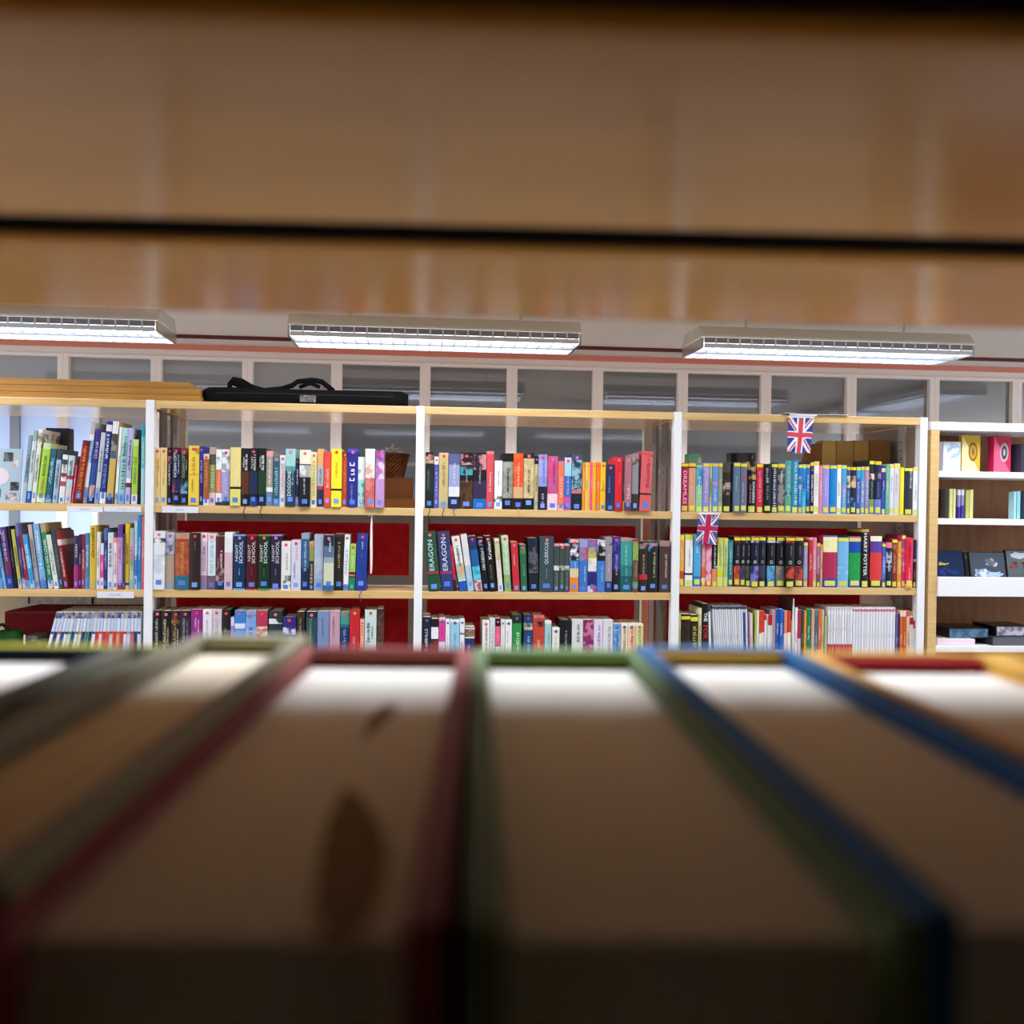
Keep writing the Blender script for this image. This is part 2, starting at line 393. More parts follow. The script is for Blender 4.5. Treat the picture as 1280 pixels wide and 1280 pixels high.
build_row('B1', (180, 540, 7.111), 655, '''
88 144 140 e8cc88|.0-.06:e4c078 .9-1:eccf98|%6:d88a58:.55-.85:.6:.4,%7:a8905c:.3-.55|cream paperback with faint orange print, by white post
146 204 140 eacd86|.0-.06:e6c680 .9-1:ecd298|%5:dca068:.6-.82:.6:.4,%7:a89060:.35-.58|cream paperback, second of a matching pair
208 248 140 1e1a1e|.72-.85:c06a78~3a2a30|%9:d8d4d4:.35-.72:.4:.55|black paperback with pink art and white lettering
251 322 140 16182e p=.007|.22-.44:c03a58~2c2450 .94-1:4c1838|OCEAN_CITY:e4eaee:.48-.92:.36:.34,%10:a8c8ec:.48-.95:.78:.2|dark navy paperback titled in big white letters
325 388 145 1c2024 p=.007|.2-.42:6aa0c8~1c2430 .9-1:6a3420|OCEAN_CITY:a8a870:.48-.92:.42:.38,%8:c8c8c0:.5-.9:.8:.15|black paperback with olive title, blue figure below
395 487 122 f0cf48 p=.006|.5-.52:d8a830 .86-.96:b08038~f0cf48|%5:c89030:.52-.82:.5:.6,%6:a08a30:.22-.45:.4:.2|thick golden yellow hardback
490 527 128 2c2c8c|.6-1:3a3ca8|%9:b0b8f0:.25-.9|royal blue narrow paperback by the golden one
528 577 195 a85c30 s=b|.0-.12:e8e0dc .9-1:e8d0b8|%7:d8a070:.3-.9|rust brown short paperback
580 636 136 8a9a58|.0-.22:e8c0c8 .7-.88:4c5448 .88-1:c0a088|%8:d8dca8:.3-.7|olive green paperback with pink foot
639 690 155 f0f0f0 |.22-.64:e47858 .0-.06:3a3030 .75-.95:a8a8a8~f4f4f4|%7:f4c0a8:.25-.6|white paperback with orange-red lower half
692 762 155 f0f2f6 |.08-.6:a8a4dc .0-.08:2c3848 .6-.95:9aa4b0~f2f4f8|%6:d8d4f4:.2-.5|white paperback with lavender lower half
766 859 137 ecd888 p=.008|.0-.28:e4dc74 .285-.325:30201c|%10:fbf6e4:.35-.75:.5:.3|thick pale yellow hardback with dark ring
865 935 145 181416 p=.005 rib=181416,.05|.2-.6:5c3020 .0-.1:241c20|%6:f0f0f0:.62-.9:.62:.35,%6:e0dada:.6-.92:.3:.2|black paperback with brown lower part
939 1008 145 161418 p=.006|.2-.6:222a4c .0-.14:243a80|%6:f0f0f0:.62-.9:.62:.35,%6:e0dada:.58-.92:.3:.2|black paperback with navy lower part
1012 1082 145 161618 rib=141414,.045|.2-.6:1c4028 .0-.1:1c2c3c|%6:f0f0f0:.62-.9:.62:.35,%6:e0dada:.6-.92:.3:.2|black paperback with dark green lower part
1086 1146 168 a89c90|.26-.34:f4f4f4 .0-.26:7088a8 .9-1:e8a0a0|%9:f0e8e0:.4-.85|grey-beige paperback with white patch
1149 1203 215 2c5c6c|.9-1:4a7a88 .0-.15:5a80b4|%8:a8d0d8:.2-.8|dark teal short paperback
1206 1256 207 f0e8ee|.9-1:f4f4f6|%10:e0a0b8:.25-.85|white paperback with pale pink print
''', dots=PINK)
build_row('B1', (350, 540, 7.111), 660, '''
48 136 150 263e50 p=.006|.65-1:9cd4d0 .62-.7:5a9a90|DOGGONE:d8ecf0:.18-.62:.4:.36,%8:a8d8d0:.35-.65:.75:.15|dark slate book with mint head
138 168 235 2c2454 p=.004|.0-.2:8a78b8|%8:d8d0f0:.35-.9|narrow dark purple paperback
173 269 160 1a1c20 p=.012|.75-1:ece6d0 .52-.73:e4e4e0~a8a8a0|%7:e8e8e8:.22-.5:.45:.25|black book with ivory head, sticking out
271 328 180 f2e4a4|.0-.1:f8f4e0 .9-1:f6ecc0|%10:c8b868:.2-.85|pale yellow paperback
331 388 150 b4b8c4|.0-.3:2a3650 .3-.36:b84050 .7-1:e8a868|%6:707888:.4-.66:.5:.5|grey paperback with orange head and dark foot
391 451 175 ec5040 p=.007|.0-.1:d84838|%6:f8c0b0:.35-.7:.5:.5|orange-red paperback
455 548 150 f6e834 p=.008|.28-.315:2c2820|%6:c8b820:.4-.9:.5:.2|thick bright yellow hardback with dark ring
551 597 175 bc4830|.9-1:8c3020|%9:e88060:.2-.9|rust red paperback right of the bright yellow one
599 692 150 2c2c88 p=.004|.94-1:4c50b4|%3:f4f4fa:.45-.82:.45:.6,%7:a0a4e0:.12-.4:.4:.3|deep blue hardback with white swirling title
693 752 222 e8f0f0|.0-.55:4ca8a4~a8d8d4 .55-.75:90a8a8~e8f0f0|%6:e8f4f4:.1-.4|white and turquoise short paperback
756 842 150 cc6a6a p=.014|.75-1:f2f0ee .5-.75:d8a898~f0e4dc .0-.5:c85a5a~d88078||white and dusty red hardback with a figure
848 925 165 c494c8 p=.016|.8-1:8c4c90~b878b8 .5-.8:e8c8e0~a86cac||mauve pink hardback next to the basket
''', dots=PINK)
build_row('B2', (180, 640, 7.111), 697, '''
82 183 170 e6e8ec p=.006|.8-.88:343038~e6e8ec .2-.6:ccd4e0~eceef2||thick white book with black blot, by white post
191 272 182 b8c4e0|.0-.6:b4a08c .6-.85:5c4c54~b8b8d0||pale blue and beige paperback
276 401 190 a0452c p=.004|.0-.25:2c6c80 .25-.85:a4442c~b86040 .9-1:b89878|%8:d8a048:.3-.85:.5:.3|thick brick red book with teal foot
404 500 185 2e2022 p=.004||%4:d8b060:.76-.84:.5:.3,%4:c0a070:.68-.74:.5:.2|thick blackish brown book with gold title
503 562 185 d8c0d0|.0-.25:a07890 .85-1:f4e4e8|%8:a888a8:.3-.8|pale mauve paperback
566 636 190 dce8f0|.0-.25:70586c .85-1:e4d8e0|%8:b0c4d8:.3-.9|pale icy blue paperback with dark foot
638 719 215 502028|.0-.14:202848 .14-.4:a89898~5c2830|%7:e8dcd8:.4-.74:.6:.4,%6:b89890:.4-.6:.25:.2|dark maroon paperback with a white disc
715 786 180 dcb8c0|.65-1:ecebe8 .9-1:f6f6f4||white and dusty pink paperback
796 900 200 123054 hb dot=e070b0|.0-.03:60b0e0 .97-1:60b0e0|SCHOOL:d8e0e8:.48-.88:.64:.3,NIGHT:d0d8e4:.5-.84:.27:.24,%5:70b8e8:.2-.46:.5:.1|dark book with light blue frame
908 1010 200 4c0c16 hb dot=f05050|.0-.03:a82834 .97-1:a82834|SCHOOL:d8d0d0:.48-.88:.64:.3,NIGHT:d0c8c8:.5-.84:.27:.24,%5:c04048:.2-.46:.5:.1|dark book with red frame
1015 1118 200 10301c hb dot=f06050|.0-.03:4c9450 .97-1:4c9450|SCHOOL:d8dcd8:.48-.88:.64:.3,NIGHT:ccd4cc:.5-.84:.27:.24,%5:58a060:.2-.46:.5:.1|dark book with green frame
1121 1221 200 221e38 hb dot=e070c0|.0-.03:9a8cbc .97-1:9a8cbc|SCHOOL:d8d8e0:.48-.88:.64:.3,NIGHT:ccccd4:.5-.84:.27:.24,%5:9c94b8:.2-.46:.5:.1|dark book with violet-grey frame
''', dots=PINK)
build_row('B2', (350, 640, 7.111), 697, '''
10 95 262 e8e6e2 |.08-.3:5a5650~e8e6e2 .9-1:eceae6|%8:a8a49c:.35-.85:.6:.2|white book with grey drawing at foot
99 185 250 d4d4e4||%5:dc8c98:.62-.88:.55:.4,%8:5c6ca8:.25-.55:.35:.3|lavender white book with red and blue print
188 258 190 325c88|.0-.4:1c2c50 .9-1:8ca0b8|%10:b8d8ec:.3-.9:.5:.3|steel blue paperback with dark foot
259 300 262 94904c s=b|.0-.6:3a2c24 .9-1:c8b048|%7:c8b890:.15-.55|olive and dark brown narrow paperback
303 384 200 a8b4c8|.0-.2:90a8c8 .3-.6:98a8bc~b4c0d0||pale steel grey book
388 478 205 9cacb0 p=.010|.8-1:1c2840 .6-.8:5c708c .1-.5:d4d4b8 .0-.1:3a6aa0|%4:e8ecec:.7-.92:.6:.35|navy to beige faded book, sticking out
481 566 195 26221f|.95-1:4c2830|%9:c8b078:.4-.86:.5:.4|black book with gold lettering
556 604 200 f0f2f4 dx=20|.0-.1:6c90d0 .9-1:e8e4e4|%8:a8b8d0:.2-.85|white slightly tilted paperback
608 662 285 94cc4c dx=16|.0-.28:1c8850 .28-.4:40201c .31-.35:e06a70|%6:e0f0c8:.5-.9|lime green short paperback with dark band
668 762 190 243c90 dx=22 hb rib=5a3c8c,.04||%3:f0f0f8:.78-.86:.5:.55,%3:f0f0f8:.72-.77:.5:.4,%6:c0c8e8:.58-.64:.5:.3|royal blue hardback, last in the row
''', dots=PINK)
build_row('B3', (180, 740, 7.111), 735, '''
84 150 165 1a1618|.0-.5:241c24|%12:d8d4d0:.3-.88:.4:.35|black book with white lettering, by white post
155 235 168 1c181a||%12:d8c898:.3-.88:.35:.3,%9:c8c0b0:.4-.8:.7:.2|black book with cream lettering
240 318 168 2a2220|.8-.92:a06838~2a2220|%10:d0a878:.3-.8:.4:.35,%8:e0d0b0:.4-.8:.75:.2|black book with tan lettering
322 410 166 2c2a32|.9-1:242028|%10:b0b0bc:.5-.88:.35:.25,%10:8c8c9c:.4-.9:.7:.2|charcoal book left of the purple one
415 518 155 962482 ||%5:f0d0e8:.72-.88:.4:.25,%6:f0c0e4:.65-.85:.65:.2|purple book
521 600 155 eceaf0 |.92-1:f4f2f6|%10:b8b0c0:.4-.85:.5:.3|white book right of the purple one
603 688 155 d8ccd0 |.3-.9:d4c4cc~dcd4d8|%10:c0a8b4:.3-.85|greyish pink book
691 765 160 1c1a1c hb dot=e84058||%8:a09890:.4-.8:.4:.2|black book right of the greyish pink one
769 800 225 9880d0|.0-.6:6cb0e0 .85-1:e0d0e8|%6:f0f0fa:.3-.8|short lilac and azure book
804 898 165 3c84d8 dot=f05070|.72-.8:d8e8f8||azure book with a white patch
902 995 165 84a8e0|.85-.93:2c3450~84a8e0|%6:4c6ca8:.3-.75|light blue book with a dark bird
998 1096 165 bc3858|.6-.75:e8d8b8~c04058|%8:f0c0c8:.2-.55|crimson book with cream disc
1108 1226 170 22383c hb|.8-.88:e8e8e8~22383c|%8:a8b8b8:.2-.6|dark green-black book with white diamond
''', dots=PINK)
build_row('B3', (350, 740, 7.111), 735, '''
24 138 222 34287c hb|.7-.82:d0d0ec~34287c|%6:d8d8f0:.35-.7:.6:.2|navy violet book with white figure
147 216 175 2a2620|.9-1:382c20|%10:c8a868:.5-.92:.45:.35,%9:a89070:.2-.5|black-brown book with gold lettering
230 326 175 284c54 rib=6880b4,-.01|.9-1:1c3038|%9:90a880:.5-.9:.4:.35,%8:a8b8a8:.15-.5:.4:.3|dark teal book right of the gold-lettered one
331 434 170 7c90bc|.0-.4:6480c8|%9:4c5c8c:.6-.9:.45:.35|slate blue book
437 530 165 c49cac||%10:8c5c7c:.6-.92:.4:.25|dusty pink book
534 615 176 16386c|.8-1:3c9c88 .75-.8:2c6878|%10:a0b8d8:.2-.75:.45:.35|navy book with sea-green head
618 706 158 c8242c hb dot=f0a060||%6:f0a0a0:.3-.6:.45:.25|bright red book
710 748 245 f09880 s=-|.9-1:f4b0a0|%8:fbe0d8:.2-.85|short salmon book
752 855 158 cce0dc hb dot=d85050||%6:30383c:.5-.82:.3:.25,%6:30383c:.55-.75:.65:.25,%3:30383c:.2-.3:.4:.3|pale mint book with black lettering
860 920 150 4c3c30 s=-|.0-1:5c4a38~2c201c~6c3434||mottled brown book, last in the row
''', dots=PINK)
build_row('C1', (520, 540, 7.111), 672, '''
82 156 180 1c2220 rib=101010,.06|.8-.95:d0a888~1c2220 .3-.7:26302a~1c2220|%9:6c8c6c:.35-.7:.35:.3|black paperback with pale head, by white post
161 200 220 5854b0|.85-1:f0f0f4|%9:b8b8ec:.2-.75|narrow violet paperback with white head
204 286 185 ccb47c rib=303060,.045|.9-1:d8b890 .0-.1:b0a888|%8:a88c50:.4-.85|beige paperback
290 388 195 98a0c8 rib=5050a0,.03|.2-.4:dcdcec .0-.22:26283c .8-1:5c6090|%7:d8dcf0:.45-.85:.5:.3|slate lavender paperback with dark foot
393 504 185 18161a|.0-.5:5c4024~3a2818 .6-.75:3c9cac~1c3c48 .78-.98:d898a0~201c20|%7:c8c8c4:.48-.72:.5:.35|thick black book with turquoise band and brown foot
508 624 185 1e1824|.0-.18:1c6cb8 .18-.5:3a2c4c .7-.97:c88c88~2c2030|%7:c0b8c8:.45-.75:.5:.35|thick dark book with blue foot
627 690 172 dc5058|.0-.1:d44c54 .95-1:f0848a|%7:f4c8cc:.3-.65:.5:.4|coral red paperback
697 766 255 ecebee|.15-.3:4c4444~ecebee|%8:a89ca0:.4-.9:.5:.2|white short paperback right of the coral red one
769 862 190 16161a|.2-.85:a8a898~8c8c80|%9:34342c:.3-.75:.5:.35|black and grey-beige hardback, torn-edge pattern
866 952 190 d8602c rib=d89840,.025|.4-.98:f0703c~e85028 .2-.4:d8a878 .0-.2:20181c|%9:f8c8a0:.4-.85:.5:.3|flame orange hardback with dark foot
955 1050 185 16161a|.2-.9:d8c498~c4b080 .9-1:5c3428~181418|%8:4c4430:.3-.7:.5:.35|black and cream hardback, torn-edge pattern
1053 1085 215 c4b080|.85-1:1c1c20|%8:6c5c38:.2-.8|narrow beige paperback
1088 1165 200 8c94d0|.0-.42:1c1c2c .6-.9:98a0dc~b0a8d8|%10:6470b0:.5-.9:.6:.3,%5:d0c0d8:.05-.3:.5:.4|lilac blue book with black foot
1168 1260 215 d45080|.0-.3:f0d0dc .3-1:d84878~c05c98|%10:7c3878:.5-.92:.62:.35|magenta pink book fading to white
''', dots=PINK)
build_row('C1', (680, 540, 7.111), 700, '''
125 179 260 f47858|.0-.1:ecb0a8|%6:fbd0c0:.25-.7:.5:.4|coral orange short paperback
181 242 228 3c68c0|.65-.9:9cd4e8 .9-1:d8d0e4 .0-.25:3058b8~d850a0|%8:b8d4f4:.3-.65|light to royal blue paperback
246 336 200 1c2a38|.0-.3:18242c .3-.36:d87080 .36-.9:243c4c~90bcc8 .9-1:3c5070|%8:b0d8e0:.4-.75:.4:.3|dark blue-grey book with pink ring
340 364 270 f8923c s=-||%7:fbd8a8:.2-.9|orange booklet-thin paperback, first of the bright set
365 388 270 ece46c s=-||%7:a8b048:.2-.9|thin pale lime paperback in the bright set
389 409 270 f8b048 s=-||%7:fbe0b0:.2-.9|thin amber paperback before the pink one
410 429 270 ee5a90 s=-||%7:f8c0d4:.2-.9|thin pink paperback in the bright set
430 461 270 fbac28 s=-||%7:fbe0a8:.2-.9|thin amber paperback after the pink one
462 497 270 f8801c s=b||%4:fbd8b0:.4-.6|deep orange paperback in the bright set
499 548 270 fac22c s=b|.4-.6:e08c28~fac22c|%5:d88c28:.4-.65|golden yellow paperback ending the bright set
553 626 290 26305c|.0-.25:203868|%9:7c90c0:.3-.85:.35:.2|navy short paperback right of the bright set
630 697 222 dc2834 p=.006|.0-.15:c82430|%6:f08890:.4-.8:.6:.2|bright red book
700 717 270 484850 s=-|.0-.2:e8a050|%7:a8a8b0:.2-.8|thin dark grey paperback
720 778 222 b0707c p=.014|.0-.15:5c3c58|%5:f0e0e0:.22-.5:.5:.5|dusty rose book sticking out
782 840 195 8c8c90 p=.012|.0-.3:3c3434 .8-.95:5c5450~a8a8ac||grey paperback left of the thick salmon one
846 944 170 d86466 p=.014 dx=26|.27-.3:34201c .9-.97:c03c40~d86466|%8:a83c40:.4-.88:.6:.5|thick salmon red hardback with dark ring
''', dots=PINK)
build_row('C2', (520, 640, 7.111), 700, '''
112 216 170 24503c dx=-42 hb|.29-.325:b03040 .0-.29:1c5034|ERAGON:c0dcd8:.34-.86:.45:.42,%9:5c9080:.4-.85:.85:.06|dark green hardback titled ERAGON
228 336 170 2f3f68 dx=-40 hb|.29-.325:b83450 .0-.29:2c3c78|ERAGON:ccd4e4:.34-.9:.45:.42,%9:7888b4:.4-.85:.85:.06|slate blue hardback titled ERAGON
341 365 300 c02848 dx=-38 s=-|.0-.25:3c1020||short crimson book squeezed beside the blue ERAGON hardback
390 460 212 e8e4dc dx=-74 s=-|.0-.18:1c58b0 .2-.5:d0a878~b0c8c0 .5-.9:d0d8cc~e8e8e0|%8:5c7468:.45-.85:.5:.3|white leaning book with beige picture and blue foot
464 520 196 dce0e4 dx=-68|.0-.45:a8ccdc .45-1:e8dcdc~dcd8dc||pinkish white to pale blue leaning book
526 594 210 1c5ca0 dx=-62 s=-|.75-1:1a2048~283c70 .2-.45:28a0c4~70c4d8 .0-.2:c8d8d8~b84858||dark blue to cyan leaning book
600 650 226 141418 dx=-52|.85-.95:6c98d0~141418|%7:dcdcdc:.4-.82:.55:.5|black leaning book with white lettering
656 714 210 161416 dx=-48||Krabat:e4e4e4:.58-.9:.55:.5,%9:909090:.2-.5:.5:.2|black leaning book titled Krabat
734 776 236 e4dcd0 dx=-38|.6-.95:ccc89c .0-.12:ececf0|%9:b07c98:.25-.9:.6:.25|cream leaning paperback left of the pale green one
790 848 208 b4d0a4 dx=-30|.0-.3:90b464 .85-1:c8dcb8|%8:e8f0e0:.4-.85|pale green leaning paperback
866 924 264 c8303c dx=-22|.0-.12:b84050|%8:f0c8c8:.4-.9:.35:.2|red tilted paperback
936 990 286 2c6848 dx=-14|.8-.92:4c8c48~2c6848|%8:a0c8b0:.2-.7:.5:.2|dark green short paperback
1006 1090 230 1e1e2a dx=-10|.35-.8:5c6070~26242c .8-1:1c2440|%8:8c8070:.35-.85:.6:.3|black book with grey mottled picture
1098 1222 218 3a4c54 hb||QUERCUS:c4d4d8:.5-.9:.5:.3,%6:90a8b0:.25-.42:.5:.2|thick slate grey hardback with white title
''', dots=PINK)
build_row('C2', (680, 640, 7.111), 715, '''
88 135 286 444e4c|.45-.55:d8d8d0~444e4c .96-1:e8a8a0|%5:7c9088:.15-.42|dark grey short paperback, white motif, first of three
138 182 286 3f4d42|.45-.55:a8c0a0~3f4d42 .96-1:e8a8a0|%5:78907c:.15-.42|grey-green short paperback, middle of three
185 224 286 464c54|.45-.55:b8c8d0~464c54 .96-1:e8a0a4|%5:7c8894:.15-.42|slate short paperback, last of three
229 308 246 4a84c8|.0-.28:e88838 .28-.45:e4d098 .6-.94:141c38~f0f0f4 .94-1:e0b0a8|%8:c8e0f4:.3-.58:.6:.2|blue book with orange foot and white bird
313 388 246 3c74c0|.6-.85:c84848~7c84c0 .85-1:a098d0 .0-.1:4c78d0|%8:c0d8f0:.15-.55:.65:.2|blue book with lavender head and red figure
391 468 246 7470b8|.4-.65:e8e4d8~c8c8d0 .65-.85:c8b848~7878b0 .1-.38:2c2874 .0-.12:c83c70~d8d0e0||violet, yellow and white book
472 542 250 3a7ccc|.6-1:16161a~e8e8ec .6-.7:1a1a20 .96-1:e8c8c8|%8:b8d8f4:.15-.55:.6:.2|blue book with black head and white blot
546 605 222 9c929c|.0-.2:2c3c6c .85-1:34343c~9c929c|%8:d0c8d0:.25-.8:.5:.3|taupe grey book
609 675 220 3a348c|.0-.4:1c1820 .6-1:4c48a8~2c2874|%7:b8a8e0:.3-.7:.5:.3|violet blue book with black foot
679 785 232 1f5c62|.5-1:3c9c94 .3-.5:2c7c7c .95-1:d08888|%8:a8e0d8:.5-.9:.45:.25,%6:b8d8d8:.3-.45:.5:.2,%2:f0f4f0:.2-.25:.5:.3|thick teal book
789 838 240 6c4c3c|.6-.95:7c9850~8cac58 .1-.2:6c9c4c|%8:b8a080:.25-.6:.5:.3|brown book with olive green head
846 920 260 30241e|.25-.35:c02838 .85-.97:8c8c9c~30241e|%8:c8a880:.35-.75:.5:.35|blackish book with a red band
924 1010 260 1c241e|.8-.97:7898c8~1c241e|%9:c0bc90:.3-.8:.62:.4|black-green book with golden script
1026 1118 260 4e383a|.9-1:a88078|%9:e0cca0:.25-.8:.6:.2|maroon brown book by the right post
''', dots=PINK)
build_row('C3', (520, 740, 7.111), 735, '''
57 130 222 1c2440||%8:d0d4dc:.35-.8:.45:.4|dark navy book with white script, by white post
134 198 238 20181c|.64-.85:f0f0f0 .2-.62:8c3c2c~4c2420||dark rust book with a white label
201 258 232 dc4498|.0-.58:dcdcf0 .95-1:f0b0d0|%7:a82868:.65-.9:.5:.2|pink book with white foot
261 300 245 f0f0f2||%12:7c7c88:.3-.9:.4:.2|white narrow book left of the light blue one
303 385 245 98cce4 hb|.95-1:e8f4f8|%9:5c98b8:.3-.85:.5:.2|light blue book
388 430 243 ecedf0|.72-.8:30303c~ecedf0|%7:9c9ca4:.2-.65|white narrow book right of the light blue one
434 520 310 28306c|.76-.98:e8e0d0 .79-.95:4c4440~8c7c68|%8:b0b4d8:.2-.7:.4:.2|navy book with a framed brown picture at head
589 652 256 f0eeea||%9:78746c:.4-.9:.55:.3|white book first after the gap
656 700 236 dfe0e4||%10:a0a0ac:.3-.9|grey-white book left of the black and pink one
703 748 236 181418|.2-.6:0c080c .52-.86:f0608c .0-.5:f0eaec|%4:f8c8d8:.55-.8:.5:.3|black book with pink strip and white foot
752 788 250 ece8dc||%10:a89c88:.3-.9:.4:.2|cream white book left of a plain white one
791 850 250 f2f2f0 ||%8:a8a8a8:.5-.9:.35:.2|plain white book left of the green one
854 936 205 2c9044 hb|.86-1:1c2c20|%6:d0f0d0:.3-.72:.6:.35|green book with black head
955 1036 205 1c4878 hb|.75-.86:d8c888~1c4878 .9-1:28384c|%6:b0c8e0:.3-.65|dark blue book with a pale disc
1040 1138 207 c84434 hb|.8-.9:201c20~c84434 .95-1:e87060|%6:f4b0a0:.25-.6|orange-red book with a dark disc
1141 1200 258 a8d0d4|.95-1:e8f0f0|%7:5c8c94:.4-.9:.6:.25|pale teal book
1208 1274 320 f0ebe4 |.97-1:f8f8f4|%5:d89878:.5-.9:.45:.2|short white book in the middle of the row
''', dots=['5a70a0', 'e0607a', '6a5a90'])
build_row('C3', (680, 740, 7.111), 735, '''
141 242 250 16161e hb||%8:a8a8b4:.4-.85:.5:.2|black book right of the short white one
246 345 248 dcdcda||%5:4c4c50:.6-.94:.55:.4|light grey book with dark lettering
348 438 248 922064|.0-1:9c2870~741850~c8789c||magenta wine book
441 520 250 e4d8ec||%7:a070b0:.45-.95:.55:.3|lilac white book
523 610 248 e0dee4||%8:8c8494:.35-.92:.6:.3|pale grey book right of the lilac one
613 680 285 6c9cd8|.3-.9:5c90d0~8cb4e4|%7:2c4c88:.4-.85:.55:.3|sky blue book
683 742 282 f0e0c4|.95-1:f8f4e8|%8:b07038:.35-.95:.5:.4|cream book with brown lettering
744 810 282 f0d4b4|.95-1:f8f0e0|%8:d84830:.35-.95:.5:.5|cream book with red lettering
813 879 282 dcdc98|.95-1:f0f0d4|%8:8c9440:.35-.95:.5:.4|cream lime book, last in the row
''', dots=['5a70a0', 'e0607a', '6a5a90'])
build_row('D1', (840, 500, 7.111), 997, '''
80 146 560 b81c48 up=0|.9-.94:30181c|DREAMLES:f4c0d0:.16-.84:.5:.5|magenta red book with white capitals, by white post
149 210 560 d89870|.9-.95:1c1820 .1-.88:dc9c78~d0a08c|%9:f0d0b8:.25-.8:.4:.3|peach brown book
213 272 578 5ca8b8 s=Y|.0-.55:90d0a0 .6-.9:3c88d0~60b8b0 .95-1:a8d0a0|%8:e0f4f0:.3-.75|mint and blue book
276 330 560 a090d0|.7-.9:8050b0~b8a8dc|%9:e4dcf4:.2-.7|lilac book
333 355 560 b8c0a0|.3-.7:88b078|%7:687858:.2-.8|thin greenish beige book
358 410 560 6c94d4|.55-.62:c890b8|%6:e0ecf8:.2-.5:.5:.3|cornflower blue book
413 449 560 8a9484|.0-.2:a8b078|%8:c8d0c0:.2-.8|narrow grey-olive book
453 520 556 2c2624 s=Y|.35-.6:b8a898~3a302c .8-1:4c4440|%8:786860:.2-.9:.3:.15|blackish brown book with pale figure
524 545 560 16161a s=-||%7:606068:.2-.8|thin black book
549 604 555 5e7890 p=.012||%9:b8c8d8:.25-.85:.4:.25|slate blue book of a matching pair
609 665 560 706e88 p=.012|.65-.75:a05868~706e88|%9:c8c4d4:.2-.6:.4:.25|greyish purple book of a matching pair
669 746 470 14141a s=Y|.55-.85:c8a060~14141a|SONGBIRDS:e8e8ea:.16-.52:.72:.26,AND_SNAKES:d88890:.16-.48:.35:.2,%4:d8d8d8:.9-.95:.5:.3|tall black book with golden bird art
751 812 565 dc2c48|.1-.9:e03450~c82c44|%9:f4a0ac:.2-.85:.5:.4|red book
816 880 570 15161f s=Y||%5:c8c8d0:.6-.92:.45:.35,%6:909098:.25-.55:.5:.3|black book right of the red one
883 938 565 222c44||%14:e4e8ec:.08-.9:.5:.5|black-navy book with large white lettering
941 1003 565 8c8884|.45-.6:2c2c30 .1-.9:8c8884~3a3838|%6:e8e8e8:.6-.85|grey and black mottled book
1006 1060 540 5c9c9c s=Y|.0-.3:5cac88 .35-.4:2c5c60|%10:b8e0dc:.3-.9:.5:.4|sea green book
1063 1121 535 2490b4 s=Y||%13:d0f0f0:.15-.95:.6:.4|teal blue book with white lettering
1123 1155 570 2478c0|.0-.12:c04868 .5-.75:b8a8c8~2478c0|%7:d8e8f8:.2-.5|blue book with lilac figure
1157 1189 570 3cc4dc|.5-.9:2888c8|%7:1c5c90:.2-.8|cyan book
1191 1224 570 2c74c4|.0-.3:28489c|%9:d8ecfc:.3-.9:.5:.4|royal blue book right of the cyan one
1228 1262 550 1c1a20||%12:f0f0f0:.2-.75:.5:.5,%3:d88ca0:.78-.95|black narrow book with white lettering
''', up=False, sticker='y')
build_row('D1', (1000, 500, 7.111), 1012, '''
124 168 548 f6f4f2||%8:d8d0cc:.3-.8|white book right of the black narrow one
171 198 590 e08ca0 s=-||%8:f8e0e8:.2-.8|thin pink book
200 258 578 a094e0||%8:d8d4f8:.3-.8:.5:.3|lavender book
262 326 578 0c84cc||%8:3cacec:.3-.8:.5:.2|azure book right of the lavender one
329 365 578 f4f4f4||%9:909098:.2-.8:.5:.3|white narrow book right of the azure one
368 413 578 4ca0d0|.3-.6:a090c8~58a8d4|%8:c8e8f8:.15-.5|sky blue and pink book
416 446 590 3c5c90|.55-.8:d8c8a8~2c3c50|%6:a8c0e0:.2-.5|denim blue book with a pale face
450 497 592 22252e|.55-.8:d8b890~1c1c24 .12-.35:4c80b8~26303c||black book with a face and blue foot
500 535 592 3c54b0|.75-.95:3c9ccc|%8:c0c8ec:.2-.7|violet blue book
538 575 592 7898c8|.75-.95:3ca0d0|%8:dce8f4:.2-.7|sky grey book
578 612 592 8c8cb8|.7-.9:c890a8|%8:dcd8ec:.2-.7|violet grey book
615 663 535 26302c|.0-.28:7c9c6c .62-.75:e8d8c0~26302c|%7:98b090:.3-.6|tall black-green book
666 721 540 1c2448|.0-.28:7080d0 .66-.78:98808c~1c2448|%7:6878c0:.3-.6|tall navy book right of the black-green one
724 761 590 40389c s=Y|.0-.5:3858b0 .88-.96:f0d8c0|%5:e0ecf8:.5-.7|indigo blue book
764 792 578 70b890 s=-||%8:d8f0e0:.2-.85|thin green book
796 831 572 e0dcec||%9:8c80a8:.3-.9:.5:.3|lilac white narrow book
834 887 566 d8d4dc||%10:8c8898:.3-.9:.4:.25|grey-white book left of the yellow one
890 923 600 f0dc2c s=-||%6:fbf0a0:.3-.8|bright yellow book
926 1000 600 2c303a||%8:e8e8ec:.55-.95:.75:.25|charcoal book with white lettering
1004 1060 600 eef0f6||%9:a0b0d0:.1-.85:.55:.35|white book with blue letters, last in the row
''', up=False, sticker='y')
